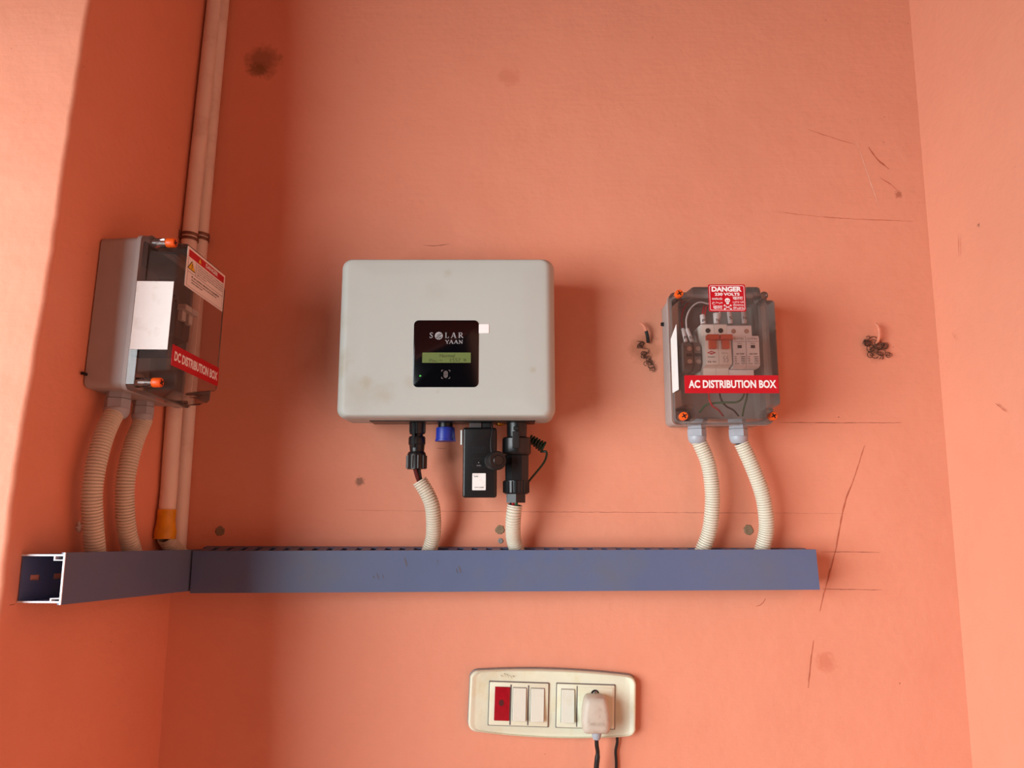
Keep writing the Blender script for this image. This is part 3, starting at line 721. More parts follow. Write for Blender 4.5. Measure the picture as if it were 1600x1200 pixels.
# ---------------- DC box on the left wall
BD, BB = 0.099, 0.0515
N_ = on_left(142.5, 485)
Xd = -sdir; Yd = -nL; Zd = Xd.cross(Yd).normalized()
roll = math.radians(2.4); Xr = Xd * math.cos(roll) - Zd * math.sin(roll); Zr = Zd * math.cos(roll) + Xd * math.sin(roll)
mat3 = Matrix((Xr, Yd, Zr)).transposed()
dcl = N_ + Xr * (BW / 2 + .0) + nL * .0015
DCM = Matrix.Translation(dcl) @ mat3.to_4x4(); dce = mat3.to_euler()
dc = thing('distribution_box', 'grey clear-fronted box with red DC sign on the left wall', 'distribution box', dcl, 'distribution boxes', dce)
enclosure(dc, M['cover_dusty'], (1, 0, 1, 0))
yl = -BD - .0003; zb0 = -.0665
lb = plate(-BW / 2 + .004, BW / 2 - .003, zb0, zb0 + .0255, yl, M['red'], dc, 'name_label'); lb['label'] = 'red label with DC DISTRIBUTION BOX in white'
text('DC DISTRIBUTION BOX', -BW / 2 + .010, BW / 2 - .007, zb0 + .0068, zb0 + .0185, yl - .0007, M['white'], lb, bold=.035)
# danger notice
nx0, nx1, nz0, nz1 = -.050, .060, .037, .0885
nx0 += 0.0
no = plate(nx0, nx1, nz0, nz1, yl, M['label'], dc, 'danger_notice'); no['label'] = 'white danger notice with a red header and yellow triangle'
NW, NH = nx1 - nx0, nz1 - nz0
def np_(u, v): return nx0 + u * NW, nz1 - v * NH
a, b = np_(.035, .24); c, d = np_(.965, .06)
hd = MB().slab(a, c, b, d, yl - .0005, yl - .0008, .0005, .0001, True, 2, 1).build('red_header', M['red'], no)
a, b = np_(.45, .20); c, d = np_(.78, .095); text('DANGER', a, c, b, d, yl - .0011, M['white'], hd, bold=.03)
def tri(u, v, wu, hv, y, mat, par, name):
    p = [np_(u - wu / 2, v + hv / 2), np_(u + wu / 2, v + hv / 2), np_(u, v - hv / 2)]
    return MB().add([(q[0], y, q[1]) for q in p], [(0, 1, 2)]).build(name, mat, par)
tri(.30, .15, .07, .12, yl - .0011, M['sign_yellow'], hd, 'header_triangle')
t1_ = tri(.12, .42, .20, .24, yl - .0007, M['ink'], no, 'hazard_triangle'); tri(.12, .428, .165, .195, yl - .0010, M['sign_yellow'], t1_, 'triangle_fill')
mb = MB(); a, b = np_(.12, .44); strokes(mb, [(.3, 1, -.3, .05, .3), (-.3, .1, .3, -.05, .3), (.25, 0, -.1, -1, .26)], a, b, .0036, .0036, yl - .0013); mb.build('lightning_bolt', M['ink'], t1_)
mb = MB()
for (u0, v0, u1, v1) in ((.035, .60, .965, .61), (.225, .25, .232, .60), (.035, .955, .965, .962), (.035, .25, .04, .96), (.96, .25, .965, .96)):
    a, b = np_(u0, v1); c, d = np_(u1, v0); mb.add([(a, yl - .0007, b), (c, yl - .0007, b), (c, yl - .0007, d), (a, yl - .0007, d)], [(0, 1, 2, 3)])
mb.build('rule_lines', M['ink_grey'], no)
for s_, u0, v0, u1, v1 in (('Hazardous Voltage on the DC Conductors inside', .26, .285, .95, .325), ('It will persist after the input is removed', .26, .345, .95, .385), ('The fuses protecting parts of the system', .26, .405, .95, .445),
                          ('remain under voltage even when the sun', .26, .465, .95, .505), ('light is present', .26, .525, .50, .565), ('If an active device is installed', .14, .655, .86, .71), ('there must be no work on the live DC side', .14, .735, .80, .775), ('when under load', .14, .80, .42, .84)):
    a, b = np_(u0, v1); c, d = np_(u1, v0); text(s_, a, c, b, d, yl - .0008, M['ink'], no, bold=.01)
# flat white patch across the flank that faces the room
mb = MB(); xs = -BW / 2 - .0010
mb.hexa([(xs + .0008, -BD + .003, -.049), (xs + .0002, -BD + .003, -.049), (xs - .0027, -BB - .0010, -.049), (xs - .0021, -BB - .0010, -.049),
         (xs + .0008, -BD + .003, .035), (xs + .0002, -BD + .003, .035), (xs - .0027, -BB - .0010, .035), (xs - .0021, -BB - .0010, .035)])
mb.build('white_side_patch', M['sticker'], dc)['label'] = 'white patch on the side of the cover'
gland(dc, -.033, -.0225, 1.12); gland(dc, .027, -.0215, 1.0)
MB().box(-.058, .058, -.0055, -.011, -.012, .023).build('mounting_rail', M['steel'], dc)
MB().box(-BW / 2 + .002, -BW / 2 - .009, -.0008, -.0035, -.080, -.077).build('side_lug', M['dark'], dc)
breaker('circuit_breaker', 'breaker painted dark grey for shade, with pale levers, behind the clear front of the DC box', DCM @ V((-.012, -.012, .000)), 'breakers in the boxes', M['mcb_dark'], dce, False)  # dark body colour stands in for the shade inside the box

# ------------------------------------------------------------------ corrugated conduits
CR = 0.0108
def conduit(pts_, label, r=CR):
    return solo(MB().corr(pts_, r), 'flexible_conduit', M['conduit'], label, 'conduit', 'ribbed conduits entering the ducts', 25)
def yb(pts_): return [on_y(a, b, y) for a, b, y in pts_]
conduit(yb([(1092, 689, -.044), (1106.7, 725, -.042), (1112.8, 765, -.038), (1112.5, 800, -.034), (1108, 832, -.028), (1097.3, 861, -.0225), (1090, 880, -.022)]), 'cream ribbed conduit below the left gland of the AC box')
conduit(yb([(1158.5, 692, -.044), (1176, 730.7, -.042), (1190.7, 770.7, -.038), (1196.8, 805.3, -.034), (1197, 832, -.028), (1189.9, 861, -.0225), (1183, 880, -.022)]), 'cream ribbed conduit below the right gland of the AC box')
conduit(yb([(655.5, 751, -.05), (668, 772, -.048), (675.5, 792, -.044), (677.6, 820, -.036), (676, 842, -.028), (669.6, 863, -.0225), (662, 882, -.022)]), 'cream ribbed conduit under the solar plug, left below the inverter')
conduit(yb([(804.5, 789, -.05), (802.5, 805, -.048), (801.6, 822, -.042), (802.6, 842, -.030), (808.4, 862, -.0225), (814, 880, -.022)]), 'cream ribbed conduit under the big black connector, right below the inverter')
def lpt(px, py, off): return on_left(px, py, off)
gA = DCM @ V((-.034, -.046, -BH / 2 - .031)); gB = DCM @ V((.010, -.048, -BH / 2 - .029))
conduit([lpt(181, 641, .0238), lpt(163.5, 678, .0238), lpt(150, 726, .0235), lpt(144, 768, .0232), lpt(144.6, 810, .023), lpt(149, 864, .023), lpt(152, 884, .0225)], 'cream ribbed conduit below the DC box, nearest the outer corner', .0112)
conduit([lpt(224, 656, .0238), lpt(208, 696, .0238), lpt(197, 744, .0235), lpt(195, 786, .0232), lpt(198, 828, .023), lpt(207, 864, .023), lpt(212, 884, .0225)], 'cream ribbed conduit below the DC box, nearer the corner pipes', .0112)

# wires between glands and conduits
def wire_px(pts_, r, mat, label, group):
    return solo(MB().tube(yb(pts_), r, 10, .003), 'wire', mat, label, 'wire', group)
G = 'wires at the conduit mouths'
wire_px([(1087.5, 676, -.044), (1088.5, 687, -.044), (1096, 705, -.042)], .0022, M['w_red'], 'short red wire between the left AC gland and its conduit', G)
wire_px([(1093, 676, -.046), (1094.5, 687, -.045), (1100, 705, -.043)], .0024, M['w_green'], 'short green wire between the left AC gland and its conduit', G)
wire_px([(1155, 676, -.045), (1156, 690, -.044), (1164, 706, -.042)], .0030, M['w_black'], 'short black wire between the right AC gland and its conduit', G)
wire_px([(802, 774, -.053), (801.5, 786, -.053), (802, 806, -.050)], .0022, M['w_red'], 'short red wire above the conduit under the big black connector', G)
wire_px([(807, 774, -.053), (807, 786, -.053), (806, 806, -.050)], .0022, M['w_green'], 'short green wire above the conduit under the big black connector', G)
wire_px([(798.5, 774, -.053), (798, 786, -.052), (799, 806, -.049)], .0018, M['w_black'], 'short black wire above the conduit under the big black connector', G)

# ------------------------------------------------------------------ inverter
IT = .12
c_tl, c_br = on_y(530, 402, -IT), on_y(867.5, 652.5, -IT)
iz1, iz0 = c_tl.z, c_br.z
ix0 = (on_y(531, 405, -IT).x + on_y(522.5, 645, -IT).x) / 2; ix1 = (on_y(866, 405, -IT).x + on_y(869.5, 645, -IT).x) / 2
inv = thing('solar_inverter', 'light grey solar inverter with a black display panel in the middle of the wall', 'inverter', V(((ix0 + ix1) / 2, -.0005, iz0)))
mb = MB(); er = .020; rings = [rrect(ix0 + .003, ix1 - .003, iz0 + .002, iz1 - .003, .010, -.042, 8)]
rings.append(rrect(ix0, ix1, iz0, iz1, .013, -.050, 8)); rings.append(rrect(ix0, ix1, iz0, iz1, .013, -IT + .020, 8))
for k in range(1, 9):
    a = math.pi / 2 * k / 8; i = .014 * (1 - math.cos(a)); rings.append(rrect(ix0 + i, ix1 - i, iz0 + i * .34, iz1 - i * .34, max(.013 - i * .4, .004), -IT + .020 * (1 - math.sin(a)), 8))
for k in range(1, 6):   # very slightly crowned front
    i = .014 + .006 * k; rings.append(rrect(ix0 + i, ix1 - i, iz0 + .0048 + .004 * k, iz1 - .0048 - .004 * k, .006, -IT - .0003 * k, 8))
mb.loft(rings); mb.build('front_shell', M['shell'], inv, 40)
MB().slab(ix0 + .014, ix1 - .014, iz0 + .010, iz1 - .010, -.0008, -.0415, .008, .001).build('rear_housing', M['black'], inv)
yF = -IT - .0018
def ip(px, py, y=yF): p = on_y(px, py, y); return p.x, p.z
dx0, dz1 = ip(647, 500.5); dx1, dz0 = ip(747.5, 605)
panel = MB().slab(dx0, dx1, dz0, dz1, yF + .0012, yF - .0003, .0065, .0003, True, 6, 2).build('display_panel', M['gloss_black'], inv); panel['label'] = 'glossy black display panel'
yP = yF - .0006
def it(s, px0, py0, px1, py1, mat, par, name='lettering', bold=0.0, y=yP):
    a, d = ip(px0, py0); c, b = ip(px1, py1); return text(s, a, c, b, d, y, mat, par, name, bold)
# serif lettering
SER = {'S': [(.78, .88, .55, .97, .12), (.55, .97, .25, .9, .14), (.25, .9, .18, .72, .2), (.18, .72, .7, .38, .24), (.7, .38, .72, .2, .2), (.72, .2, .5, .03, .14), (.5, .03, .15, .12, .12), (.78, .98, .78, .72, .07), (.13, .3, .13, .0, .07)],
       'L': [(.28, 0, .28, 1, .2), (.1, .97, .5, .97, .07), (.1, .03, .85, .03, .08), (.85, 0, .88, .3, .08)],
       'A': [(.5, 1, .86, 0, .2), (.48, .95, .12, 0, .09), (.25, .34, .7, .34, .07), (0, .03, .26, .03, .07), (.66, .03, 1.02, .03, .07)],
       'R': [(.28, 0, .28, 1, .2), (.1, .97, .6, .97, .07), (.1, .03, .46, .03, .07), (.6, .97, .76, .8, .14), (.76, .8, .74, .62, .18), (.74, .62, .55, .5, .12), (.28, .5, .58, .5, .08), (.5, .5, .95, .02, .17)],
       'Y': [(.14, .97, .5, .45, .18), (.86, .97, .5, .45, .1), (.5, 0, .5, .5, .18), (0, .97, .32, .97, .07), (.68, .97, 1, .97, .07), (.34, .03, .66, .03, .07)],
       'N': [(.18, 0, .18, 1, .09), (.82, 0, .82, 1, .09), (.14, .97, .82, .03, .2), (.02, .97, .25, .97, .07), (.02, .03, .34, .03, .07), (.66, .97, .98, .97, .07)]}
def serif(mb, word, boxes, py0, py1):
    for ch, (pa, pb) in zip(word, boxes):
        a, d = ip(pa, py0); c, b = ip(pb, py1); strokes(mb, SER[ch], a, b, c - a, d - b, yP)
mb = MB()
serif(mb, 'SLAR', [(671, 677.5), (695, 701.8), (704.5, 713), (715.5, 723.8)], 519.6, 528.4)
serif(mb, 'YAAN', [(695.5, 702), (701.5, 708.5), (709, 716), (716.5, 723.5)], 531.4, 537.2)
gx, gz = ip(685.7, 524.8); disc(mb, gx, gz, .0054, .0054, yP, 24)
lg = mb.build('logo', M['silver_ink'], panel)
mb = MB()
strokes(mb, [(-.7, -.55, .75, .45, .16), (-.5, .05, .35, .55, .14), (-.05, -.9, .25, -.2, .10), (.35, -.75, .6, -.1, .10), (-.45, -.75, -.2, -.5, .12), (-.1, -.55, .8, -.35, .08)], gx, gz, .0054, .0054, yP - .0002)
mb.build('globe_detail', M['gloss_black'], lg)
lx0, lz1 = ip(660, 551); lx1, lz0 = ip(735.6, 567)
lcd = MB().slab(lx0, lx1, lz0, lz1, yF - .0003, yF - .0007, .0004, .0001, True, 2, 1).build('screen', M['lcd'], panel); lcd['label'] = 'green screen reading Normal 1557 W'
M['lcd_ink'] = simple('lcd_ink', (74, 84, 44), .4, .05)
it('Normal', 687, 553.5, 710.5, 558.5, M['lcd_ink'], lcd, bold=.0, y=yF - .0010)
it('Pac =', 671, 561, 691, 566, M['lcd_ink'], lcd, y=yF - .0010); it('1557', 703.5, 560, 719.5, 566, M['lcd_ink'], lcd, y=yF - .0010); it('W', 724, 560.5, 728.5, 565.5, M['lcd_ink'], lcd, y=yF - .0010)
mb = MB(); a, b = ip(655.6, 587.6); mb.add([(a, yP, b + .0017), (a, yP, b - .0013), (a + .0028, yP, b + .0002)], [(0, 1, 2)]); mb.build('status_light', M['led'], panel)
mb = MB(); a, b = ip(696.5, 585)
for sa in (-1, 1):
    for sb in (-1, 1): strokes(mb, [(sa * 1, sb * 1, sa * .65, sb * 1, .12), (sa * 1, sb * 1, sa * 1, sb * .65, .12)], a, b, .0056, .0056, yP)
strokes(mb, [(-.35, .75, .35, .75, .16), (-.5, .45, .5, .45, .22), (-.5, .1, .5, .1, .22), (-.4, -.25, .4, -.25, .22), (-.5, -.55, .5, -.55, .2), (-.3, -.8, .3, -.8, .14), (-.5, .6, -.5, -.6, .1), (.5, .6, .5, -.6, .1)], a, b, .0050, .0056, yP)
mb.build('touch_mark', M['ink_grey'], panel)
x0, z1_ = ip(748.2, 506.5); x1, z0_ = ip(764, 520.5)
MB().slab(x0, x1, z0_, z1_, -IT - .0004, -IT - .0021, .0008, .0002, True, 3, 1).build('protective_tab', M['white'], inv)['label'] = 'small bright white pull tab'
# ports on the underside (top ends go into the rear housing)
YC = -.055
def px_r(wpx, y=YC): return wpx * (y - CAMY) / F * 1.0
def at(px, py, y=YC): return on_y(px, py, y)
zt_ = iz0 + .011
def vbody(mb, pxc, py0, py1, prof, n=20, y=YC, rot=0.0):
    """vertical turned body: prof = [(t 0..1 from top, half width in px)]"""
    p0, p1 = at(pxc, py0, y), at(pxc, py1, y); p1 = V((p0.x + (p1.x - p0.x), y, p1.z)); mb.rev(p0, p1, [(t, px_r(h, y)) for t, h in prof], n, rot=rot)
def port(pxc, h, n=20):
    p0 = at(pxc, 657); p0.z = iz0 + .0035; p1 = V((p0.x, YC, iz0 - .002)); return MB().rev(V((p0.x, YC, iz0 + .0032)), p1, [(0, px_r(h)), (1, px_r(h))], n)
MB().box(on_y(585, 650, -.05).x, on_y(835, 650, -.05).x, -.044, -.085, iz0 + .003, iz0 - .0012).build('port_plate', M['black'], inv)
port_blue = MB(); vbody(port_blue, 696, 654, 671, [(0, 14), (.35, 14.5), (.4, 11.5), (1, 11.5)], 16); port_blue.build('input_socket', M['black'], inv)
mb = MB(); vbody(mb, 696, 667.5, 689.5, [(0, 11.5), (.04, 14.2), (.15, 14.6), (.85, 15.2), (.87, 16.2), (1, 16.4)], 26); mb.build('blue_cap', M['blue'], inv)['label'] = 'blue plastic cap on the second socket'
mb = MB(); e0 = at(780, 657, -.045); mb.rev(e0 + V((0, 0, .006)), e0 + V((.004, -.006, -.007)), [(0, .003), (.4, .003), (.45, .0052), (.8, .0052), (1, .003)], 12); mb.rev(at(788, 663, -.052), at(772, 660, -.052), [(0, .0012), (.5, .0042), (1, .0022)], 10)
mb.build('earth_terminal', M['brass'], inv)['label'] = 'brass earth terminal'

# left solar plug
sp_ = thing('solar_plug', 'slim black solar plug under the left side of the inverter', 'plug', at(651, 735))
mb = MB(); vbody(mb, 652, 655, 684, [(0, 10), (.1, 13), (.2, 12.6), (.8, 12), (.82, 9), (1, 9)], 12)
mb.box(at(640.5, 670).x, at(644.5, 670).x, YC - .006, YC + .006, at(640, 676).z, at(640, 655).z); mb.box(at(660, 670).x, at(664.5, 670).x, YC - .006, YC + .006, at(640, 676).z, at(640, 655).z)
mb.build('socket_half', M['black'], sp_)
mb = MB(); vbody(mb, 651.5, 682, 709, [(0, 12), (.1, 13.2), (.45, 13.2), (.5, 12), (.9, 11), (1, 12)], 14)
mb.box(at(646, 670).x, at(650, 670).x, YC - .0125, YC - .009, at(646, 700).z, at(646, 657).z)
mb.build('plug_half', M['black'], sp_)
mb = MB(); vbody(mb, 651, 706, 733, [(0, 12.5), (.1, 14), (.18, 14.6), (1, 14.8)], 24)
for k in range(10):
    a = 2 * math.pi * k / 10; c = at(651, 712); rr = px_r(14.6); q = V((c.x + rr * math.cos(a), YC + rr * math.sin(a), c.z)); mb.cyl(q, V((q.x, q.y, at(651, 732).z)), .0016, n=8)
mb.build('gland_nut', M['black'], sp_)
MB().tube(yb([(648, 731, -.057), (651, 742, -.055), (655, 753, -.052), (663, 768, -.050)]), .0029, 10, .003).build('lead', M['w_maroon'], sp_)['label'] = 'dark red lead'
MB().tube(yb([(654, 731, -.053), (655.5, 742, -.052), (658, 752, -.050), (666, 768, -.047)]), .0029, 10, .003).build('lead', M['w_black'], sp_)['label'] = 'black lead'

# data dongle
dn = thing('monitoring_dongle', 'flat black rectangular dongle with a white sticker under the inverter', 'dongle', at(750, 778))
mb = MB(); a = at(750, 690); yf = -.075
x0, z1_ = on_y(723.5, 668, yf).x, on_y(723.5, 668, yf).z; x1, z0_ = on_y(775.5, 777.5, yf).x, on_y(775.5, 777.5, yf).z
body = MB().slab(x0, x1, z0_, z1_, -.046, yf, .003, .003, True, 5, 4).build('dongle_body', M['black'], dn)
mb = MB(); mb.slab(on_y(733.5, 655, -.07).x, on_y(752.5, 655, -.07).x, z1_ + .0002, iz0 - .0014, -.050, -.070, .001, .001)
mb.build('connector_clip', M['mcb_dark'], dn)['label'] = 'dark grey connector clip'
MB().slab(on_y(753, 655, -.068).x, on_y(767, 655, -.068).x, z1_ + .0002, iz0 - .0014, -.048, -.068, .001, .001).build('connector_neck', M['black_soft'], dn)
MB().slab(on_y(720, 660, -.06).x, on_y(722.6, 660, -.06).x, on_y(722, 695, -.06).z, on_y(722, 672, -.06).z, -.05, -.062, .0006, .0004).build('white_side_patch', M['sticker'], dn)
x0, z1_ = on_y(738, 739.5, yf).x, on_y(738, 739.5, yf).z; x1, z0_ = on_y(759, 766, yf).x, on_y(759, 766, yf).z
st_ = MB().slab(x0, x1, z0_, z1_, yf - .0001, yf - .0006, .0008, .0001, True, 3, 1).build('serial_sticker', M['sticker'], dn); st_['label'] = 'white serial sticker'
def tp_(px0, py0, px1, py1): a = on_y(px0, py0, yf); b = on_y(px1, py1, yf); return a.x, b.x, b.z, a.z
text('S/N', *tp_(741, 743.5, 746.5, 745.5), yf - .0009, M['ink'], st_)
text('SW2208', *tp_(741.5, 760.8, 755.5, 762.4), yf - .0009, M['ink'], st_)
M['emboss'] = simple('raised_black', (40, 42, 46), .35, .1)
mb = MB()
for (u0, v0, u1, v1) in ((738.5, 698.2, 759, 707), (738.5, 716.5, 759, 730)):
    X0, X1, Z0, Z1 = tp_(u0, v0, u1, v1); o1 = rrect2(X0, X1, Z0, Z1, .001, 3); o2 = inset(o1, .0005); n_ = len(o1)
    mb.add([(p[0], yf - .0004, p[1]) for p in o1 + o2], [(i, (i + 1) % n_, n_ + (i + 1) % n_, n_ + i) for i in range(n_)])
mb.build('raised_frames', M['emboss'], body)
text('POCKET', *tp_(741, 700.2, 756.5, 705), yf - .0004, M['emboss'], body)
text('WiFi', *tp_(744.5, 726.5, 751.5, 728.3), yf - .0004, M['silver_ink'], body)
mb = MB(); q = on_y(748, 722.8, yf - .0004); disc(mb, q.x, q.z, .0007, .0007, yf - .0004, 10); mb.build('indicator_dot', M['silver_ink'], body)

# dust cap on a strap
kc = on_y(774, 720, -.092)
dcap = thing('dust_cap', 'round black dust cap hanging between the dongle and the big connector', 'cap', kc)
mb = MB(); mb.rev(kc + V((-.006, .012, 0)), kc + V((.004, -.010, 0)), [(0, .0095), (.1, .0115), (.3, .0118), (.36, .0105), (.42, .0126), (.9, .0130), (1, .0118)], 28)
mb.build('cap_body', M['black_soft'], dcap)
fc = kc + V((.0042, -.0104, 0)); MB().rev(fc, fc + V((.0004, -.001, 0)), [(0, .0070), (1, .0062)], 20).build('cap_face', M['black'], dcap)
MB().tube(yb([(768, 657, -.070), (769.5, 672, -.079), (767, 690, -.0835), (768, 706, -.084), (771, 714, -.083)]), .0010, 8, .003).build('strap', M['black_soft'], dcap)

# big AC connector
bc = thing('mains_connector', 'big black round mains connector under the right side of the inverter', 'connector', at(806, 786))
mb = MB(); vbody(mb, 807.5, 654.5, 684, [(0, 24), (.12, 24), (.14, 16.5), (.3, 16), (1, 15.5)], 26); mb.build('socket_neck', M['black'], bc)
mb = MB(); vbody(mb, 807, 683, 711.5, [(0, 16), (.03, 20.5), (.1, 22), (.85, 22.6), (.95, 21), (1, 19)], 30); cl_ = mb.build('locking_collar', M['black'], bc)
lx = px_r(1)
mb = MB(); X = at(805, 690).x; yfr = YC - px_r(22.6)
mb.slab(at(800.5, 690).x, at(811.5, 690).x, at(800, 702).z, at(800, 676).z, YC - .012, yfr - .0018, .001, .0008)
mb.slab(at(802, 690).x, at(810, 690).x, at(800, 673.5).z, at(800, 668).z, YC - .012, YC - px_r(18.5), .001, .0008)
mb.build('latch', M['black_soft'], cl_)
mb = MB(); vbody(mb, 807.5, 711.5, 751, [(0, 19), (.02, 19.6), (1, 19.2)], 8, rot=math.pi / 8); mb.build('octagonal_sleeve', M['black'], bc, 20)
mb = MB(); vbody(mb, 806.5, 750.5, 772, [(0, 18.8), (.04, 19.6), (.9, 19.2), (1, 17.5)], 26)
for k in range(20):
    a = 2 * math.pi * k / 20; c = at(806.5, 752); rr = px_r(19.3); q = V((c.x + rr * math.cos(a), YC + rr * math.sin(a), c.z)); mb.cyl(q, V((q.x, q.y, at(806.5, 770).z)), .0011, n=6)
mb.build('ribbed_ring', M['black'], bc)
mb = MB(); vbody(mb, 806, 771.5, 785.5, [(0, 16.8), (1, 16.6)], 6, rot=math.pi / 6); mb.build('hex_nut', M['black'], bc, 20)

# coiled green earth wire
P = yb([(800, 664, -.045), (818, 674, -.040), (826, 684, -.036)])
coilc = [on_y(a, b, -.034) for a, b in ((828, 685), (836, 690), (843, 695), (850, 699))]
cs = smooth(coilc, .0004); N = len(cs); turns = 5.5; path = []
ax = (cs[-1] - cs[0]).normalized(); cu_, cv_ = frame(ax)
for i, c in enumerate(cs):
    t = i / (N - 1); a = 2 * math.pi * turns * t; rr = .0045 + .0030 * t
    path.append(c + (cu_ * math.cos(a) + cv_ * math.sin(a)) * rr)
tail = yb([(853.5, 706, -.036), (853.5, 714, -.037), (849, 724, -.04), (838, 738, -.045), (828, 750, -.052), (824, 756, -.054)])
mb = MB(); full = path[::max(1, len(path) // 110)] + tail
mb.tube(full, .0016, 9, .0007)
solo(mb, 'earth_wire', M['w_dkgreen'], 'dark green wire coiled to the right of the big black connector', 'wire')

# ------------------------------------------------------------------ switchboard
tilt = math.radians(1.75)
sb_c = on_y(864, 1100, -.012); sbl = V((sb_c.x, -.0006, sb_c.z))
sw = thing('switch_board', 'old cream switch board with rockers and a socket low on the wall', 'switch board', sbl, None, (0, tilt, 0))
ct_, st_r = math.cos(tilt), math.sin(tilt)
def sl(px, py, y=-.012):
    p = on_y(px, py, y) - sbl; return V((p.x * ct_ - p.z * st_r, y, p.x * st_r + p.z * ct_))
hw = (sl(994, 1104).x - sl(732.5, 1095).x) / 2; cx0 = (sl(994, 1104).x + sl(732.5, 1095).x) / 2
zt_c, zb_c = sl(866, 1047).z, sl(866, 1153.5).z; zt_e, zb_e = sl(745, 1049.5).z, sl(745, 1142).z
def board(i, y, k=0.0):
    pts_ = []; xx = hw - i; r = max(.012 - i * .5, .006); n = 14
    top = lambda x: zt_e + (zt_c - zt_e) * (1 - ((x) / hw) ** 2) - i * .8; bot = lambda x: zb_e + (zb_c - zb_e) * (1 - ((x) / hw) ** 2) + i * .8
    for j in range(n + 1): x = -(xx - r) + 2 * (xx - r) * j / n; pts_.append((x, bot(x)))
    for j in range(1, 5): a = math.radians(-90 + 90 * j / 5); pts_.append((xx - r + r * math.cos(a), bot(xx - r) + r + r * math.sin(a)))
    for j in range(0, 5): a = math.radians(90 * j / 5); pts_.append((xx - r + r * math.cos(a), top(xx - r) - r + r * math.sin(a)))
    for j in range(n + 1): x = (xx - r) - 2 * (xx - r) * j / n; pts_.append((x, top(x)))
    for j in range(1, 5): a = math.radians(90 + 90 * j / 5); pts_.append((-(xx - r) + r * math.cos(a), top(xx - r) - r + r * math.sin(a)))
    for j in range(0, 5): a = math.radians(180 + 90 * j / 5); pts_.append((-(xx - r) + r * math.cos(a), bot(xx - r) + r + r * math.sin(a)))
    return [V((cx0 + x, y, z)) for x, z in pts_]
MB().loft([board(-.0015, -.0002), board(-.0005, -.007)], True, True).build('back_box', M['plaster_grey'], sw)
mb = MB()
def bowl(y, sx_in):
    pts_ = board(.0022, y); return [V((cx0 + (p.x - cx0) * sx_in, y, p.z)) for p in pts_]
mb.loft([board(0, -.0072), board(.0004, -.012), board(.0022, -.0135), bowl(-.0133, .985), bowl(-.0112, .955), bowl(-.0105, .93)], True, True)
mb.build('cover_plate', M['cream'], sw, 50)
def rect(px0, py0, px1, py1, y=-.012):
    a, b = sl(px0, py0, y), sl(px1, py1, y); return a.x, b.x, b.z, a.z
def quad(l, t, r_, b): return rect(l, t, r_, b)
mods = []
for (l, t, r_, b) in ((765.5, 1065, 855.5, 1135), (870.5, 1068, 959.5, 1138.5)):
    X0, X1, Z0, Z1 = rect(l, t, r_, b)
    g = MB().slab(X0 - .0012, X1 + .0012, Z0 - .0012, Z1 + .0012, -.0101, -.0118, .0008, .0002, True, 2, 1).build('shadow_gap', M['ink_grey'], sw)
    f = MB().slab(X0, X1, Z0, Z1, -.0119, -.0135, .001, .0005, True, 2, 2).build('module_frame', M['cream'], sw); mods.append(f)
def seam(l, t, r_, b, par):
    X0, X1, Z0, Z1 = rect(l, t, r_, b); MB().box(X0, X1, -.0134, -.0137, Z0, Z1).build('seam', M['ink_grey'], par)
seam(797.4, 1069, 798, 1132, mods[0]); seam(825, 1070, 825.6, 1132.5, mods[0]); seam(900.8, 1071, 901.5, 1135, mods[1])
X0, X1, Z0, Z1 = rect(773.5, 1072, 795.5, 1125.5); ind = MB().slab(X0, X1, Z0, Z1, -.0136, -.0152, .0008, .0006).build('indicator_lamp', M['ind_red'], sw); ind['label'] = 'red indicator lens'
X0, X1, Z0, Z1 = rect(780, 1100, 790, 1103)
q = sl(783.5, 1097); mb = MB(); disc(mb, q.x, q.z, .0035, .0045, -.0154, 16); mb.build('lens_dark_spot', M['w_maroon'], ind)  # darker maroon oval on the red lens
def rocker(l, t, r_, b, flip):
    X0, X1, Z0, Z1 = rect(l, t, r_, b)
    X0b, X1b, Z0b, Z1b = X0 - .0006, X1 + .0006, Z0 - .0006, Z1 + .0006
    g = MB().box(X0b, X1b, -.0135, -.0139, Z0b, Z1b).build('rocker_gap', M['ink_grey'], sw)
    zm = (Z0 + Z1) / 2
    mb = MB(); pr_ = [(-.0136, Z0), (-.0195, Z0 + .0004), (-.0200, Z0 + .0012), (-.0168, zm), (-.0152, Z1 - .0006), (-.0136, Z1)]
    mb.loft([[V((X0, y, z)) for y, z in pr_], [V((X0 + .0004, y - .0002, z)) for y, z in pr_], [V((X1 - .0004, y - .0002, z)) for y, z in pr_], [V((X1, y, z)) for y, z in pr_]])
    mb.build('rocker_switch', M['cream_lt'], sw, 25)
rocker(802, 1073.5, 821, 1125.5, 0); rocker(830, 1074.5, 849, 1126.5, 0); rocker(877.5, 1076, 896.5, 1128, 0)
X0, X1, Z0, Z1 = rect(904, 1073, 957, 1136); so = MB().slab(X0, X1, Z0, Z1, -.0136, -.0142, .0008, .0003, True, 2, 1).build('socket_outlet', M['cream'], sw)
q = sl(929.5, 1083.5); MB().rev((q.x, -.0143, q.z), (q.x, -.0146, q.z), [(0, .0058), (1, .0058)], 22).build('earth_hole', M['dark'], so)
MB().rev((q.x + .0005, -.0147, q.z), (q.x + .0005, -.0150, q.z), [(0, .0036), (1, .0030)], 18).build('earth_contact', M['steel'], so)
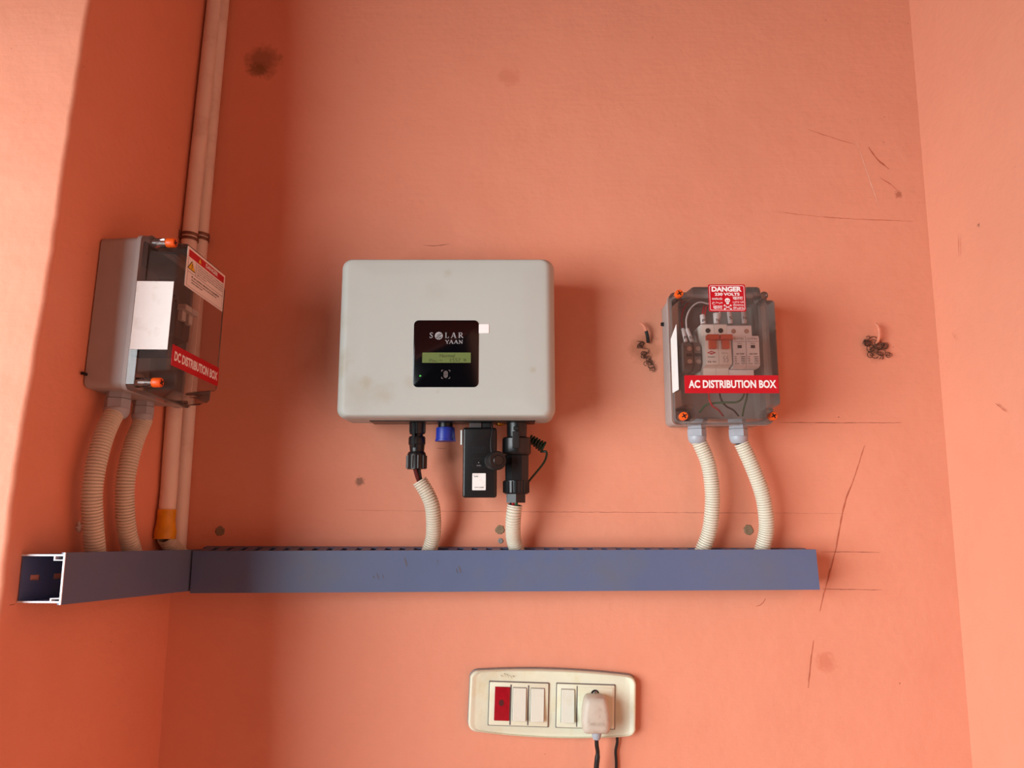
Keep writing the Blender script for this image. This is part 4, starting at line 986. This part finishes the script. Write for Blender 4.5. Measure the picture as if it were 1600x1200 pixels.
# burnt scribble above the left module
mb = MB()
for k in range(5):
    c = sl(785 + k * 4.5 + R.uniform(-2, 2), 1056 + R.uniform(-2.5, 2.5)); rr = R.uniform(.0012, .0028)
    pp = [V((c.x + rr * math.cos(a) * 1.2, -.0140, c.z + rr * math.sin(a))) for a in [2 * math.pi * j / 9 for j in range(8)]]
    rb_ = ribbon(pp, .0011, V((0, -1, 0)), .0002); mb.add([v for v in rb_.v], rb_.f)
mb.build('scorch_mark', M['fibre'], sw)

# plug in the socket, with its cord
pc = on_y(931, 1118, -.04)
pg = thing('power_plug', 'chunky cream power plug pushed into the socket of the switch board', 'plug', V((pc.x, -.015, pc.z)))
def plug_ring(i, y):
    a = on_y(908.5, 1088, -.040); b = on_y(954, 1146, -.040); x0, x1, z0, z1 = a.x + i, b.x - i, b.z + i, a.z - i
    pts_ = []
    w_ = x1 - x0; cc = (x0 + x1) / 2
    prof = [(-.34, 0), (.34, 0), (.43, .03), (.475, .10), (.5, .28), (.485, .55), (.42, .84), (.36, .95), (.27, 1.0), (-.27, 1.0), (-.36, .95), (-.42, .84), (-.485, .55), (-.5, .28), (-.475, .10), (-.43, .03)]
    return [V((cc + u * w_, y, z0 + v * (z1 - z0))) for u, v in prof]
mb = MB(); mb.loft([plug_ring(.003, -.0155), plug_ring(.001, -.020), plug_ring(0, -.030), plug_ring(.0005, -.043), plug_ring(.003, -.047), plug_ring(.008, -.0485)])
pb_ = mb.build('plug_body', M['plug'], pg, 50)
a = on_y(921, 1129, -.0487); b = on_y(944.5, 1134.5, -.0487); text('ANCHOR', a.x, b.x, b.z, a.z, -.0489, M['plug'], pb_, bold=.01, ext=.0)
a = on_y(932.5, 1144, -.034); b = on_y(931.5, 1155, -.034); MB().rev(a, b, [(0, .0070), (.5, .0064), (1, .0050)], 14).build('strain_relief', M['gland'], pg)
MB().tube(yb([(932, 1151, -.034), (932.5, 1165, -.032), (934, 1176, -.030), (932.5, 1192, -.028), (931, 1215, -.025), (931, 1260, -.02), (930, 1330, -.012)]) + [V((.128, -.012, .6)), V((.13, -.014, .006))], .0034, 12, .004, radii=lambda i, n: .0028 if i < 7 else .0036).build('power_cord', M['w_black'], pg)
solo(MB().tube(yb([(964, 1150, -.006), (964.5, 1160, -.005), (962, 1174, -.004), (963, 1196, -.004), (962, 1240, -.0035), (962, 1320, -.0035)]) + [V((.156, -.0035, .6)), V((.158, -.005, .004))], .0021, 9, .004), 'wire', M['w_black'], 'thin black wire leaving the bottom right of the switch board', 'wire')

# ------------------------------------------------------------------ leftovers on the wall
def filler(px, py, r, mat, label, plane='b', jag=.13):
    mb = MB(); n = 22; rr = [r * (1 + R.uniform(-jag, jag)) for _ in range(n)]
    c = on_y(px, py) if plane == 'b' else on_left(px, py)
    if plane == 'b': U, W_, N = V((1, 0, 0)), V((0, 0, 1)), V((0, -1, 0))
    else: U, W_, N = -sdir, V((0, 0, 1)), nL
    rings = [[c + N * h + (U * math.cos(a) + W_ * math.sin(a)) * rr[k] * f for k, a in enumerate(2 * math.pi * k / n for k in range(n))] for h, f in ((.0002, 1.0), (.0012, .9), (.0016, .6), (.0009, .25))]
    mb.loft(rings, False, True)
    return solo(mb, 'wall_plug', mat, label, 'wall plug', 'filled holes in the back wall' if plane == 'b' else None)
filler(344, 830, .0068, M['plaster'], 'brown filled hole in the wall above the left end of the long duct')
filler(781, 827.5, .0068, M['plaster'], 'brown filled hole beside the conduit under the big black connector')
filler(782, 845, .0038, M['plaster_grey'], 'small grey filled hole just below the brown one, left of the same conduit')
filler(1169.5, 828, .0076, M['plaster'], 'brown filled hole between the two conduits of the AC box')
filler(123, 823, .0052, M['pipe'], 'chipped hole in the left wall beside the outer conduit of the DC box', 'l', .45)
def hook(px, py, label, stub, black, loops):
    c = on_y(px, py); t = thing('cable_stub', label, 'cable stub', c, 'cut cable stubs in the back wall')
    P = [on_y(x, y, yy) for x, y, yy in stub]
    MB().tube(P, .0022, 10, .002, radii=lambda i, n: .0016 + .0010 * math.sin(math.pi * min(1, .15 + i / n)) + R.uniform(-.0002, .0002)).build('stub', M['stub'], t)['label'] = 'paint-covered wire end'
    if black: MB().tube([on_y(x, y, yy) for x, y, yy in black], .0027, 10, .002).build('bare_patch', M['w_black'], t)['label'] = 'black patch of cable sheath'
    mb = MB()
    for (lx, ly, rr, n) in loops:
        for _ in range(n):
            cx, cy = lx + R.gauss(0, rr * .4), ly + R.gauss(0, rr * .4); ph = R.uniform(0, 6.28); r0 = R.uniform(.35, .8) * rr
            arc = R.uniform(2.2, 5.5); yy = -R.uniform(.0008, .006)
            mb.tube([on_y(cx + r0 * math.cos(ph + arc * k / 7), cy + r0 * math.sin(ph + arc * k / 7) * .9, yy - .001 * math.sin(k)) for k in range(8)], R.uniform(.0003, .0006), 5, .0015)
    mb.build('fibres', M['fibre'], t)['kind'] = 'stuff'
hook(1012, 538, 'cut cable stub with dark fibres left of the AC box', [(1000, 505, -.010), (1005, 508, -.012), (1009, 516, -.012), (1012, 528, -.008), (1013, 538, .002)], [(1009.5, 517, -.0122), (1011.5, 525, -.0098), (1012.8, 535, -.0045)], [(1000, 540, 6, 9), (1006, 553, 7, 9), (1014, 564, 7, 8), (1017, 575, 6, 6)])
hook(1371, 538, 'cut cable stub with dark fibres right of the AC box', [(1368, 506, -.010), (1372, 511, -.012), (1374, 522, -.012), (1372, 532, -.008), (1368, 539, .002)], None, [(1355, 534, 7, 10), (1368, 540, 9, 14), (1381, 541, 6, 8), (1362, 550, 7, 7), (1388, 555, 5, 4), (1375, 554, 8, 5)])
